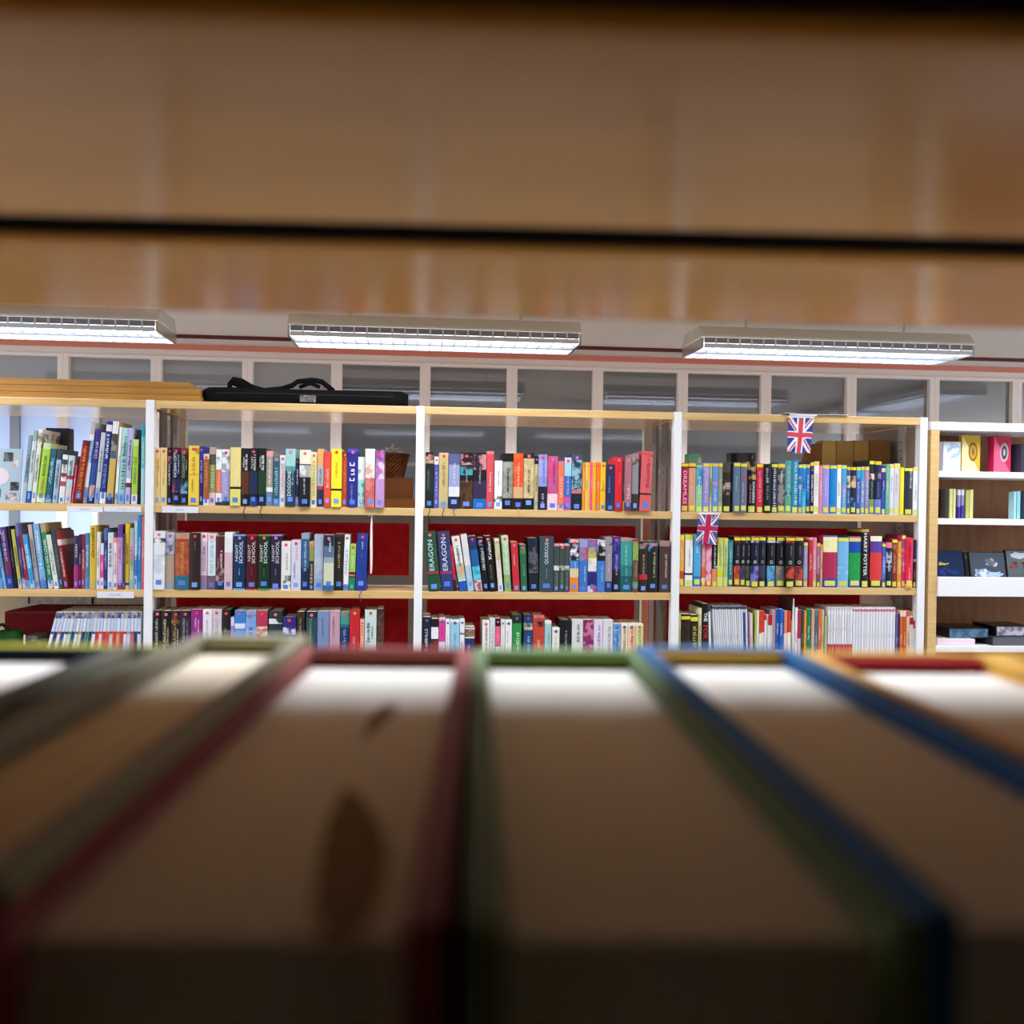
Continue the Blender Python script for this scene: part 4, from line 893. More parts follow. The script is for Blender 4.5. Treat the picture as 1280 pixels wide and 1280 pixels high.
xa = on_y(31, 800, D+0.07)[0]; xb = on_y(62, 800, D+0.07)[0]; zt = on_y(40, 795, D+0.07)[1]
t = thing('grey_speaker_box', 'grey box with a round dark knob left of the fanned magazines', 'box', (xa, D+0.07, zL+0.0004)); w = xb-xa-0.04; h = zt-zL
box_obj('body', (0, w, 0, 0.1, 0, h), mat('6c6864~57534f', 0.6), t, 0.003)
bm = bmesh.new(); add_disc(bm, (w*0.3, -0.0015, h-0.022), 0.011, 20); add_disc(bm, (w*0.68, -0.0015, h-0.024), 0.005, 16); obj('knob', bm, mat('1c1a1a', 0.4), t)
bm = bmesh.new(); add_box(bm, -0.004, 0.001, 0.0, 0.002, h-0.03, h+0.004); obj('white_tab', bm, mat('f0f0ec'), t)

# ------------------------------------------------------------------ on top of the bookcase
zT = ZC+TOP+0.0004
for k, (u, v, lb) in enumerate(((250.5, 497, 'loose beech shelf board, lowest of the stack on the bookcase'), (249, 489, 'loose beech shelf board, middle of the stack on the bookcase'), (235, 481, 'loose beech shelf board, topmost of the stack on the bookcase'))):
    xb = on_y(u, v, D+0.06)[0]-k*0.001
    t = thing('loose_shelf_board', lb, 'board', (xb-0.96, D+0.05+0.012*k, zT+k*0.0243), (0, 0, math.radians(0.4*k)), 'stack of loose shelf boards')
    box_obj('plank', (0, 0.96, 0, 0.25, 0, 0.0232), M_BEECH_DARK, t, 0.003)
    box_obj('edge_band', (0.9602, 0.9612, 0.001, 0.249, 0.0008, 0.0224), mat('c89848', 0.5), t)
# black long bag
xa = on_y(251, 493, D+0.08)[0]; xb = on_y(510, 495, D+0.08)[0]; zt = on_y(400, 485.5, D+0.08)[1]; hb = zt-zT; L = xb-xa
t = thing('long_equipment_bag', 'long black padded equipment bag lying on top of the bookcase', 'bag', (xa, D+0.17, zT))
M_BAG = node_mat('black_nylon', '060607', '0c0c0d', nscale=30, rough=0.75, spec=0.15)
bm = bmesh.new(); prev = None; N = 30
for k in range(N+1):
    f = k/N; e = min(1, min(f, 1-f)/0.025); s_ = 0.72+0.28*math.sqrt(max(0, 1-(1-e)**2)); tp = 1-0.12*max(0, 0.35-f)/0.35*0-0.05*f
    ring = []
    for j in range(20):
        a = 2*PI*j/20; cx, sz = math.cos(a), math.sin(a)
        ring.append(bm.verts.new((L*f, math.copysign(abs(cx)**0.4, cx)*0.085*s_, hb/2+math.copysign(abs(sz)**0.4, sz)*hb/2*s_*(1 if sz < 0 else 1+0.04*math.sin(f*9)))))
    if prev:
        for j in range(20): bm.faces.new((prev[j], prev[(j+1) % 20], ring[(j+1) % 20], ring[j]))
    else: bm.faces.new(ring)
    prev = ring
bm.faces.new(prev); obj('body', bm, M_BAG, t, smooth=True)
def bagp(u, v, y=-0.03):
    X, Z = on_y(u, v, D+0.17+y); return (X-xa, y, Z-zT)
bm = bmesh.new(); add_tube(bm, [bagp(288, 489), bagp(287, 480), bagp(292, 474), bagp(302, 476), bagp(315, 484), bagp(330, 488), bagp(352, 486), bagp(365, 482), bagp(372, 477), bagp(390, 475), bagp(402, 477), bagp(411, 484), bagp(417, 489)], 0.009, 8, flat=0.45)
strap = obj('carry_strap', bm, M_BAG, t, smooth=True)
bm = bmesh.new(); add_tube(bm, [bagp(291, 476), bagp(303, 481), bagp(316, 486)], 0.0145, 8, flat=0.5); obj('strap_pad', bm, M_BAG, strap, smooth=True)
bm = bmesh.new(); add_tube(bm, [bagp(374, 484), bagp(388, 479), bagp(400, 484)], 0.007, 8, flat=0.5); obj('handle_wrap', bm, M_BAG, strap, smooth=True)
bm = bmesh.new(); a = bagp(375, 494, -0.085); b = bagp(395, 503, -0.085)
r = random.Random(9); gx = 8; gz = 4
vv = [[bm.verts.new((a[0]+(b[0]-a[0])*i/gx, -0.0875-r.uniform(0, 0.004), a[2]+(b[2]-a[2])*j/gz)) for i in range(gx+1)] for j in range(gz+1)]
for j in range(gz):
    for i in range(gx): bm.faces.new((vv[j][i], vv[j][i+1], vv[j+1][i+1], vv[j+1][i]))
obj('clear_tag', bm, mat('8c8c8c', 0.08, 0.8, 0.6), t)
bm = bmesh.new(); add_tube(bm, [(0.05, -0.0855, hb*0.62), (L*0.5, -0.0872, hb*0.64), (L-0.05, -0.0852, hb*0.62)], 0.002, 6); obj('zip', bm, mat('26262a', 0.4), t)
# white scrap by the bag
xs, zs = on_y(274, 499, D+0.02)
t = box_obj('paper_scrap', (0, 0.035, 0, 0.03, 0, 0.0012), mat('f4f2ec'), None); t.location = (xs, D+0.012, zT); tag(t, 'small white paper scrap on the board edge before the black bag', 'paper')

# ------------------------------------------------------------------ paper flags
def jack(s, q, cw=0.3):                 # s along the long side 0..1, q along the short side 0..1; 5:3
    x, y = (s-0.5)*5, (q-0.5)*3
    if abs(y) < cw or abs(x) < cw: return 2
    if abs(y) < 0.5 or abs(x) < 0.5: return 1
    n = math.hypot(5, 3); d1 = (3*x-5*y)/n; d2 = (3*x+5*y)/n
    for dd, sg in ((d1, 1), (d2, -1)):
        if abs(dd) < 0.3:
            side = (x > 0)
            k = dd*(1 if side else -1)*sg
            return 2 if 0.0 < k < 0.2 else 1
    return 0
def flag(corners, lab, seed, red, blue, cw):
    (u0, v0), (u1, v1), (u2, v2), (u3, v3) = corners     # top left, top right, bottom right, bottom left
    Y = D-0.011; P = [on_y(u, v, Y) for u, v in corners]
    t = thing('paper_flag', lab, 'flag', (P[0][0], Y, P[0][1]), group='paper flags hung on the bookcase')
    bm = bmesh.new(); NX, NZ = 44, 62; vv = []
    for j in range(NZ+1):
        g = j/NZ; row = []
        for i in range(NX+1):
            f = i/NX
            x = (P[0][0]*(1-f)+P[1][0]*f)*(1-g)+(P[3][0]*(1-f)+P[2][0]*f)*g; z = (P[0][1]*(1-f)+P[1][1]*f)*(1-g)+(P[3][1]*(1-f)+P[2][1]*f)*g
            z += 0.002*math.sin(f*9+seed)*g
            row.append(bm.verts.new((x-P[0][0], 0.003*math.sin(f*5+g*4+seed)*(0.3+g), z-P[0][1])))
        vv.append(row)
    for j in range(NZ):
        for i in range(NX):
            f = bm.faces.new((vv[j][i], vv[j+1][i], vv[j+1][i+1], vv[j][i+1])); f.material_index = jack((j+0.5)/NZ, 1-(i+0.5)/NX, cw); f.smooth = True
    obj('cloth', bm, [mat(blue, 0.6, 0.2), mat('ecebf2', 0.6, 0.2), mat(red, 0.6, 0.2)], t)
    box_obj('hem', (-0.001, P[1][0]-P[0][0]+0.001, -0.0015, 0.0108, -0.004, 0.001), mat('f2f2f4', 0.5), t)
flag(((986, 520.5), (1017.5, 522.5), (1013, 566.5), (983.5, 565.5)), 'union flag hanging from the top board edge of the right bay', 0.4, 'd84858', '2c449c', 0.3)
flag(((873.5, 641.5), (899.5, 641.5), (895, 680.5), (869.5, 678.5)), 'union flag hanging from the shelf edge over the middle row', 2.1, 'c02c58', '3458a0', 0.42)
xa = on_y(979, 517, D)[0]; xb = on_y(1060, 520, D)[0]
t = thing('paper_strip', 'long white folded paper strip on the top board above the upper flag', 'paper', (xa, D-0.012, zT))
bm = bmesh.new(); n = 16; pts = [(k/n*(xb-xa), 0.0015+0.004*math.exp(-((k-1)/2.0)**2)+0.002*(k/n)) for k in range(n+1)]
for k in range(n):
    (x0, z0), (x1, z1) = pts[k], pts[k+1]
    q = [bm.verts.new(p) for p in ((x0, 0, z0), (x1, 0, z1), (x1, 0.11, z1), (x0, 0.11, z0), (x0, 0, z0-0.0012), (x1, 0, z1-0.0012), (x1, 0.11, z1-0.0012), (x0, 0.11, z0-0.0012))]
    for f in ((0, 1, 2, 3), (7, 6, 5, 4), (0, 4, 5, 1), (2, 6, 7, 3)): bm.faces.new([q[i] for i in f])
obj('sheet', bm, mat('fbfbfd', 0.6), t)
box_obj('tape', ((xb-xa)*0.08, (xb-xa)*0.5, -0.0012, 0.0, -0.004, 0.001), mat('eceaf2', 0.4), t)

# ------------------------------------------------------------------ white-fronted bookcase at the right
ex0 = on_y(1161.5, 660, D)[0]; ex1 = on_y(1172.2, 660, D)[0]; EW = 0.95
zz = lambda v, u=1225: on_y(u, v, D)[1]
EB = thing('white_bookcase', 'white-fronted beech bookcase with brown back at the right edge', 'bookcase', (ex0, D, 0))
def eb(name, x0, x1, y0, y1, z0, z1, m, bev=0.0015): return box_obj(name, (x0-ex0, x1-ex0, y0-D, y1-D, z0, z1), m, EB, bev)
ezt = zz(528.5); 
eb('side_panel', ex0, ex1, D-0.002, D+0.29, 0, ezt-0.03, M_BEECH); eb('side_panel', ex1+EW, ex1+EW+0.03, D-0.002, D+0.29, 0, ezt-0.03, M_BEECH)
eb('top_board', ex0-0.002, ex1+EW+0.032, D-0.004, D+0.29, ezt-0.03, ezt, M_WHITE)
ES = [zz(589.6), zz(648.6)]
for z in ES: eb('shelf_board', ex1, ex1+EW, D, D+0.27, z-0.022, z, M_WHITE)
zt0 = zz(745.5); zt1 = zz(721.2); z4 = zz(808)
eb('tray_shelf', ex1, ex1+EW, D, D+0.27, zt0, zt0+0.018, M_WHITE); eb('tray_lip', ex1, ex1+EW, D-0.012, D-0.0002, zt0, zt1, M_WHITE)
for z in (z4, z4-0.3): eb('shelf_board', ex1, ex1+EW, D, D+0.27, z-0.022, z, M_WHITE)
eb('plinth', ex1, ex1+EW, D+0.02, D+0.27, 0, 0.1, M_WHITE)
eb('back_panel', ex1, ex1+EW, D+0.272, D+0.28, 0.1, ezt-0.03, M_BROWN)
def ebook(u0, u1, v0, zb, base, lab, bands=(), name='book', Y=D+0.03, grp=None, texts=(), d=0.13, rot=0):
    xa = on_y(u0, v0+20, Y)[0]; xb = on_y(u1, v0+20, Y)[0]; h = on_y((u0+u1)/2, v0, Y)[1]-zb
    o = make_book(name, lab, (xb-xa)*0.97, h, d, base, bands, texts, seed=u0, group=grp)
    o.location = (xa, Y, zb+0.0004); o.rotation_euler = (0, 0, rot); return o
def face_out(u0, u1, v0, zb, hx, lab, Y=D+0.05, dep=0.02, rz=0.0, ring=None, wash=None, tri=None):
    xa = on_y(u0, v0+20, Y)[0]; xb, zt = on_y(u1, v0, Y); w = xb-xa; h = zt-zb
    t = thing('book', lab, 'book', (xa, Y, zb+0.0004), (0, 0, rz), 'books facing out on the top shelf of the white bookcase')
    box_obj('cover', (0, w, 0, 0.0015, 0, h), mat(hx), t, 0.0004); box_obj('pages', (0.001, w-0.001, 0.0016, dep-0.0016, 0.001, h-0.002), M_PAPER_W, t)
    box_obj('back_cover', (0, w, dep-0.0015, dep, 0, h), mat(hx), t, 0.0004)
    box_obj('spine', (-0.0012, 0.0004, 0, dep, 0, h), mat(hx), t, 0.0004)
    if wash: box_obj('cover_picture', (w*0.2, w*0.97, -0.0006, 0.0008, h*0.45, h*0.96), mat(wash), t)
    if ring:
        bm = bmesh.new(); c = (w*0.6, h*0.55); n = 28
        def el(rx, rz, y, mi):
            vs = [bm.verts.new((c[0]+rx*math.cos(2*PI*k/n), y, c[1]+rz*math.sin(2*PI*k/n))) for k in range(n)]; f = bm.faces.new(vs); f.material_index = mi
        el(w*0.25, h*0.26, -0.0006, 0); el(w*0.17, h*0.19, -0.0009, 1); el(w*0.07, h*0.1, -0.0012, 0)
        obj('cover_emblem', bm, [mat(ring[0]), mat(ring[1])], t)
    if tri:
        bm = bmesh.new(); p = [(0, 0), (w*0.98, 0), (w*0.62, h*0.3), (w*0.3, h*0.74), (0.0, h*0.98)]
        vs = [bm.verts.new((x, -0.0004, z+0.0005)) for x, z in p]; bm.faces.new(vs); obj('cover_panel', bm, mat(tri), t)
ebook(1173.2, 1178.2, 552, ES[0], '8c8a94', 'grey book standing beside the white upright, top shelf of white bookcase', grp='books facing out on the top shelf of the white bookcase')
face_out(1179.3, 1201, 552.5, ES[0], 'eef2fa', 'white and pale blue book facing out, right of the grey one', wash='a8c4e4~eef2fa')
face_out(1202.5, 1225.6, 544.5, ES[0], 'd8b030', 'golden yellow book facing out with a brown oval emblem', ring=('8c6024', 'c89c30'), tri='f8eca8')
face_out(1242.5, 1264, 545.5, ES[0], 'c8244c', 'raspberry pink book facing out with a grey oval emblem', dep=0.04, ring=('b8b4b8', '4c3c40'), tri='ec5c84')
ebook(1276, 1288, 555, ES[0], '3c3448', 'dark violet book at the right picture edge', grp='books facing out on the top shelf of the white bookcase')
G2 = 'thin books on the second shelf of the white bookcase'
for a, b, v, c, lb, bd in ((1175.5, 1185, 612, '241a18', 'blackish book at left end of the second white shelf', ()), (1186.8, 1190.6, 611, 'd4d08c', 'pale lime thin book, leftmost of the lime ones', ()), (1191.4, 1194.6, 611, 'd8d498', 'pale lime thin book, second of the lime ones', ()),
        (1197.2, 1200.4, 612, '8c84b8', 'lilac and indigo thin book, left of two', ((0, 0.4, '3c2c90'), (0.8, 1, 'd8d0ec'))), (1201.6, 1205, 612, '8c84b8', 'lilac and indigo thin book, right of two', ((0, 0.45, '44349c'), (0.8, 1, 'd8d0ec'))),
        (1207.4, 1211.4, 613, 'b8bc68', 'olive lime thin book before the last lime one', ()), (1212, 1216.4, 612, 'd0d488', 'lime thin book with mottled green side, last of the row', ()),
        (1267.4, 1270.2, 615, 'a8d4dc', 'pale turquoise thin book at the right', ()), (1271.2, 1275.4, 614, '8cccd8', 'turquoise thin book at the right', ()), (1276.2, 1284, 614, '1c3038', 'dark teal book at the right picture edge', ())):
    ebook(a, b, v, ES[1], c, lb, bd, grp=G2, d=0.12 if a < 1260 else 0.035)
def dvd(u0, u1, v0, hx, lab, pics, zb=None):
    Y = D+0.06; xa = on_y(u0, v0+20, Y)[0]; xb, zt = on_y(u1, v0, Y); zb = zt0+0.019; w = xb-xa; h = (zt-zb)*1.03
    t = thing('film_case', lab, 'film case', (xa, Y-0.035, zb), (math.radians(-13), 0, 0), 'film cases leaning in the white tray')
    box_obj('case', (0, w, 0, 0.014, 0, h), mat('0c0c0e', 0.25, 0.5), t, 0.001)
    box_obj('sleeve', (0.004, w-0.002, -0.0008, 0.0002, 0.002, h-0.003), mat(hx, 0.2), t)
    bm = bmesh.new(); ms = []; rj = random.Random(u0)
    for (a, b, c, d_, col, shp) in pics:
        m = mat(col, 0.25)
        if m not in ms: ms.append(m)
        n = 18; vs = []
        for k in range(n):
            j = rj.uniform(0.55, 1.1); x = (a+b)/2+(b-a)/2*math.cos(2*PI*k/n)*j; z = (c+d_)/2+(d_-c)/2*math.sin(2*PI*k/n)*j
            vs.append(bm.verts.new((x*w, -0.0012-0.0001*len(ms), z*h)))
        f = bm.faces.new(vs); f.material_index = ms.index(m)
    obj('sleeve_picture', bm, ms, t)
dvd(1166, 1202, 688.5, '16284c', 'dark blue film case with a yellow crescent, leftmost in the tray', ((0.1, 0.5, 0.62, 0.72, 'c8b040', 'o'), (0.16, 0.56, 0.66, 0.76, '16284c', 'o'), (0.1, 0.9, 0.35, 0.6, '1c3c88~16284c', 'o')))
dvd(1203, 1208, 690, '1c1a1a', 'black narrow film case edge between the blue and silver ones', ((0.3, 0.7, 0.8, 0.95, '5c5048', 'o'),))
dvd(1209, 1254, 690, '46505c', 'slate film case with a white splash, middle of the tray', ((0.42, 0.78, 0.58, 0.86, 'c8ccd0~5c6878', 'o'), (0.1, 0.6, 0.28, 0.6, 'dce4f0~7c90b0', 'o'), (0.45, 0.95, 0.3, 0.5, '6c98c8~b8d0e8', 'o')))
dvd(1255, 1296, 687.5, '5c6468', 'grey film case with two faces, right end of the tray', ((0.08, 0.38, 0.5, 0.72, '7c4c3c~4c3430', 'o'), (0.45, 0.75, 0.5, 0.86, '2c2420~8c7850', 'o'), (0.05, 0.95, 0.75, 0.96, 'b8c0d0', 'o')))
def flat_case(u0, u1, v0, v1, zb, hx, hx2, lab, Y=D+0.02, dep=0.16):
    xa = on_y(u0, v0, Y)[0]; xb, zt = on_y(u1, v0, Y); h = max(0.012, on_y(u0, v0, Y)[1]-on_y(u0, v1, Y)[1])
    t = thing('film_case', lab, 'film case', (xa, Y, zb), group='film cases lying on the low shelf of the white bookcase')
    box_obj('case', (0, xb-xa, 0, dep, 0, h), mat(hx, 0.3, 0.5), t, 0.0015)
    box_obj('sleeve', (0.004, (xb-xa)-0.004, -0.0008, 0.0, 0.002, h-0.002), mat(hx2, 0.3), t); return zb+h+0.0003
za = flat_case(1172, 1219, 796, 804, z4+0.0004, 'f0ecf0', 'f0d8e4', 'white box lying flat on the low shelf at left')
zb2 = flat_case(1186, 1236, 780, 792, za, '14161a', '3c607c~5c88a8', 'blue-labelled film case lying on the white flat box', Y=D+0.05)
zc2 = flat_case(1240, 1290, 795, 806, z4+0.0004, '2c2c30', '5c5c64', 'dark film case lying flat under the violet-labelled one')
flat_case(1245, 1292, 782, 794, zc2, '1c1a24', '7c7494~d0ccd8', 'violet-grey labelled film case lying flat at right edge', Y=D+0.04)

# ------------------------------------------------------------------ the room
YW = 6.42
zC = on_y(740, 433.5, YW)[1]                       # ceiling
zS1 = on_y(640, 442.5, YW)[1]; zS0 = on_y(640, 448.5, YW)[1]
zP1 = on_y(590, 455.5, YW)[1]; zP0 = ZC-0.075
RX0, RX1, RY0 = -6.0, 7.0, -4.0
bm = bmesh.new(); add_box(bm, RX0, RX1, RY0, YW+0.3, -0.05, 0); struct('floor', bm, node_mat('grey_lino', '6c645c', '7a7068', nscale=3, rough=0.6))
bm = bmesh.new(); add_box(bm, RX0, RX1, RY0, YW+0.3, zC, zC+0.05); struct('ceiling', bm, node_mat('ceiling_boards', 'f0eade', 'f4eee4', (1, 1, 1), 1.5, 0.8, 0.2))
bm = bmesh.new(); bm2 = bmesh.new(); add_box(bm2, RX0, RX1, RY0-0.1, RY0, 0, zC); struct('wall_rear', bm2, node_mat('rear_wall_paint', '7c7672', '86807a', nscale=2, rough=0.8, spec=0.1))
xL = on_y(188, 470, YW)[0]
add_box(bm, xL, RX1, YW, YW+0.15, 0, zP0, 1); add_box(bm, RX0, xL, YW, YW+0.15, 0, ZC-0.42, 1); add_box(bm, RX0, RX1, YW, YW+0.15, zP1, zC)
struct('wall_back', bm, [node_mat('cream_wall', 'f2e8dc', 'f6ece2', nscale=2, rough=0.7, spec=0.2), node_mat('taupe_wall', '40362f', '4a3e38', nscale=2, rough=0.8, spec=0.1)])
bm = bmesh.new(); add_box(bm, RX0, RX1, YW-0.02, YW, zS0, zS1); struct('trim_1', bm, mat('d88068', 0.5))
bm = bmesh.new(); add_box(bm, RX0, RX1, YW-0.03, YW, zC-0.02, zC-0.001); struct('trim_2', bm, mat('5c2420', 0.6))
mull = [on_y(u, 470, YW)[0] for u in (80, 196, 310, 421, 531.5, 640, 747, 853, 957, 1063.5, 1167, 1270)]
pitch = (mull[-1]-mull[0])/(len(mull)-1)
mull = [mull[0]-pitch*3, mull[0]-pitch*2, mull[0]-pitch]+mull+[mull[-1]+pitch, mull[-1]+2*pitch]
M_FRAME = mat('f4e8de', 0.5, 0.4)
M_PANE = bpy.data.materials.new('dark_window_glass'); M_PANE.use_nodes = True; b_ = M_PANE.node_tree.nodes['Principled BSDF']
b_.inputs['Base Color'].default_value = rgb('60646a'); b_.inputs['Roughness'].default_value = 0.04; b_.inputs['Specular IOR Level'].default_value = 1.0; b_.inputs['IOR'].default_value = 2.1
M_PANE_L = M_PANE.copy(); M_PANE_L.name = 'lighter_window_glass'; M_PANE_L.node_tree.nodes['Principled BSDF'].inputs['Base Color'].default_value = rgb('8a8e94')
M_DAY = emit_mat('daylit_glass', 'aabce0', 0.55)
MW = 0.033
zTR = on_y(60, 512, YW)[1]
for k in range(len(mull)-1):
    a, b = mull[k], mull[k+1]
    wn = bpy.data.objects.new('window_%d' % (k+1), None); COL.objects.link(wn); wn.location = ((a+b)/2, YW, zP0); wn['kind'] = 'structure'
    bm = bmesh.new(); hw = (b-a)/2; H = zP1-zP0
    add_box(bm, -hw, -hw+MW, -0.02, 0.06, 0, H); add_box(bm, hw-MW, hw, -0.02, 0.06, 0, H); add_box(bm, -hw+MW, hw-MW, -0.02, 0.06, H-0.02, H); (add_box(bm, -hw+MW, hw-MW, -0.02, 0.06, 0, 0.03) if k > 3 else None)
    obj('window_frame', bm, M_FRAME, wn, 0.002)
    if k < 4:
        box_obj('window_transom', (-hw+MW, hw-MW, -0.015, 0.05, zTR-zP0, zTR-zP0+0.04), M_FRAME, wn)
        box_obj('window_pane', (-hw+MW, hw-MW, 0.02, 0.03, zTR-zP0+0.04, H-0.02), M_PANE_L, wn)
        lo_ = ZC-0.42-zP0; xs_ = hw-MW if k < 3 else -hw+MW+(2*hw-2*MW)*0.3
        box_obj('window_pane', (-hw+MW, xs_, 0.02, 0.03, lo_, zTR-zP0), M_DAY, wn)
        if k == 3: box_obj('window_pane', (xs_+0.03, hw-MW, 0.02, 0.03, lo_, zTR-zP0), M_PANE_L, wn); box_obj('window_mullion', (xs_, xs_+0.03, -0.01, 0.05, lo_, zTR-zP0), M_FRAME, wn)
        if k == 2: box_obj('window_mullion', (-hw*0.05-0.02, -hw*0.05+0.035, -0.01, 0.05, lo_, zTR-zP0), mat('8c9096', 0.4, 0.5, 0.6), wn)
        box_obj('window_frame', (-hw, -hw+MW, -0.02, 0.06, lo_, -0.0002), M_FRAME, wn); box_obj('window_frame', (hw-MW, hw, -0.02, 0.06, lo_, -0.0002), M_FRAME, wn)
    else:
        box_obj('window_pane', (-hw+MW, hw-MW, 0.02, 0.03, 0.03, H-0.02), M_PANE if k > 5 else M_PANE_L, wn)

# ------------------------------------------------------------------ ceiling lights: louvred fittings in three rows
FY0, FY1 = 4.95, 5.33
fz = on_y(543, 424.5, FY0)[1]
fx0 = on_y(359, 430, FY0)[0]; fx1 = on_y(727, 437, FY0)[0]; FL = fx1-fx0
gx0 = on_y(877, 445, FY0)[0]; FP = gx0-fx0
M_ALU = mat('c8c4bc', 0.18, 0.5, 0.85); M_LOUV = mat('d4d8e0', 0.25, 0.5, 0.5); M_GLOW = emit_mat('lit_reflector', 'eef3ff', 2.2); M_TUBE = emit_mat('lit_tube', 'f4f8ff', 5.0)
def make_fixture(lab, loc, grp):
    t = thing('louvred_ceiling_light', lab, 'ceiling light', loc, group=grp)
    wd = FY1-FY0; ht = 0.115
    bm = bmesh.new()                                     # housing: sloping upper sides
    for x0, x1 in ((0, FL),):
        pr = [(0.0, 0.052), (0.0, 0.062), (0.055, ht), (wd-0.055, ht), (wd, 0.062), (wd, 0.052)]
        A = [bm.verts.new((x0, y, z)) for y, z in pr]; B = [bm.verts.new((x1, y, z)) for y, z in pr]
        for k in range(5): bm.faces.new((A[k], A[k+1], B[k+1], B[k]))
        bm.faces.new(A); bm.faces.new(B)
    obj('housing', bm, mat('d8d2c6', 0.22, 0.5, 0.6), t)
    for x in (0.0, FL-0.012):
        bm = bmesh.new(); add_box(bm, x, x+0.012, 0.004, wd-0.004, 0.0, 0.0518); obj('end_cap', bm, M_ALU, t, 0.001)
    bm = bmesh.new()
    n = int(FL/0.059)
    for y0, y1 in ((0.0, 0.004), (wd/2-0.012, wd/2+0.012), (wd-0.004, wd)):
        add_box(bm, 0.013, FL-0.013, y0, y1, 0.0, 0.022)
    for k in range(1, n):
        x = 0.012+(FL-0.024)*k/n
        for y0, y1 in ((0.0042, wd/2-0.0122), (wd/2+0.0122, wd-0.0042)): add_box(bm, x-0.0015, x+0.0015, y0, y1, 0.002, 0.021)
        add_box(bm, x-0.004, x+0.004, 0.0, 0.004, 0.0222, 0.0516)
    obj('louvre', bm, M_LOUV, t)
    bm = bmesh.new(); add_box(bm, 0.013, FL-0.013, 0.003, 0.006, 0.024, 0.0516); add_box(bm, 0.013, FL-0.013, wd-0.006, wd-0.003, 0.024, 0.0516); obj('side_reflector', bm, mat('8c9098', 0.15, 0.5, 0.9), t)
    box_obj('reflector', (0.013, FL-0.013, 0.008, wd-0.008, 0.046, 0.0515), M_GLOW, t)
    for y in (wd*0.27, wd*0.73):
        bm = bmesh.new(); add_tube(bm, [(0.02, y, 0.036), (FL*0.5, y, 0.036), (FL-0.02, y, 0.036)], 0.008, 10); obj('lamp_tube', bm, M_TUBE, t, smooth=True)
    for x in (FL*0.2, FL*0.8):
        bm = bmesh.new(); add_tube(bm, [(x, wd/2, ht), (x, wd/2, zC-fz)], 0.006, 8); obj('hanger', bm, M_ALU, t)
    li = bpy.data.lights.new('fixture_light', 'AREA'); li.shape = 'RECTANGLE'; li.size = FL-0.05; li.size_y = wd-0.03; li.energy = LIGHT_W; li.color = (0.93, 0.97, 1.0); li.spread = math.radians(152)
    lo = bpy.data.objects.new('fixture_light', li); COL.objects.link(lo); lo.location = (FL/2, wd/2, -0.004); lo.parent = t; lo.visible_camera = True
    return t
LIGHT_W = 44
def copy_tree(o, parent=None):
    c = o.copy(); COL.objects.link(c); c.parent = parent
    for ch in [q for q in bpy.data.objects if q.parent == o]: copy_tree(ch, c)
    return c
ROW_W = {'bookcase': 13.5, 'near': 22}
row_light = {}
spots = []
for row, (yy, nm) in enumerate(((FY0, 'window'), (FY0-2.12, 'bookcase'), (FY0-4.3, 'near'))):
    for c in (-1, 0, 1):
        spots.append((fx0+FP*c, yy, nm, {-1: 'left', 0: 'middle', 1: 'right'}[c]))
first = None
for x, y, nm, sd in spots:
    lab = {'window': 'louvred strip ceiling light, %s one of the row along the windows', 'bookcase': 'louvred strip ceiling light, %s one of the row above the bookcase front', 'near': 'louvred strip ceiling light, %s one of the row nearest the foreground shelf'}[nm] % sd
    if first is None: first = make_fixture(lab, (x, y, fz), 'ceiling lights in rows'); o = first
    else: o = copy_tree(first); o.location = (x, y, fz)
    if nm in ROW_W:
        for ch in [q for q in bpy.data.objects if q.parent == o and q.type == 'LIGHT']:
            if nm not in row_light:
                row_light[nm] = ch.data.copy(); row_light[nm].energy = ROW_W[nm]; row_light[nm].spread = math.radians(150)
            ch.data = row_light[nm]
    o['label'] = lab

for y, sd in ((4.0, 'far'), (2.42, 'near')):
    o = copy_tree(first); o.location = (4.15+(FY1-FY0)/2, y, zC-0.125); o.rotation_euler = (0, 0, PI/2)
    o['label'] = 'louvred strip ceiling light running front to back at far right, %s one' % sd
    for ch in [q for q in bpy.data.objects if q.parent == o]:
        if ch.type == 'LIGHT': ch.data = row_light['near']
        if ch.name.startswith('hanger'): ch.scale = (1, 1, 0.3)
# ------------------------------------------------------------------ foreground bookcase, looked through from behind
AF = math.radians(3.3)
lx = Vector((math.cos(AF), -math.sin(AF), 0)); dy = Vector((math.sin(AF), math.cos(AF), 0))
HB = 0.0426; HT = 0.030
FB = thing('foreground_bookcase', 'beech bookcase compartment in the blurred foreground, looked through from behind', 'bookcase', (0, 0, 0), (0, 0, -AF))
zfl = ZC-HT-0.003-0.212                              # upper face of the board the near books stand on
def fb(name, x0, x1, y0, y1, z0, z1, m, bev=0.0): return box_obj(name, (x0, x1, y0, y1, z0, z1), m, FB, bev)
HWF = 0.42
fb('shelf_board', -HWF, HWF, -0.30, 0.238, zfl-0.022, zfl, M_BEECH, 0.001)  # boards run on behind the camera to keep light off the near books
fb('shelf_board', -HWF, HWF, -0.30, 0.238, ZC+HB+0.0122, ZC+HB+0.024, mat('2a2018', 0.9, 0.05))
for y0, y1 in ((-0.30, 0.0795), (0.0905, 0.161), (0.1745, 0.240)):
    fb('shelf_plank', -HWF, HWF, y0, y1, ZC+HB, ZC+HB+0.012, M_BEECH_GLOSS if y0 > 0 else mat('120d09', 0.8, 0.1), 0.0025)  # rear plank near-black: shade behind the camera put into its colour
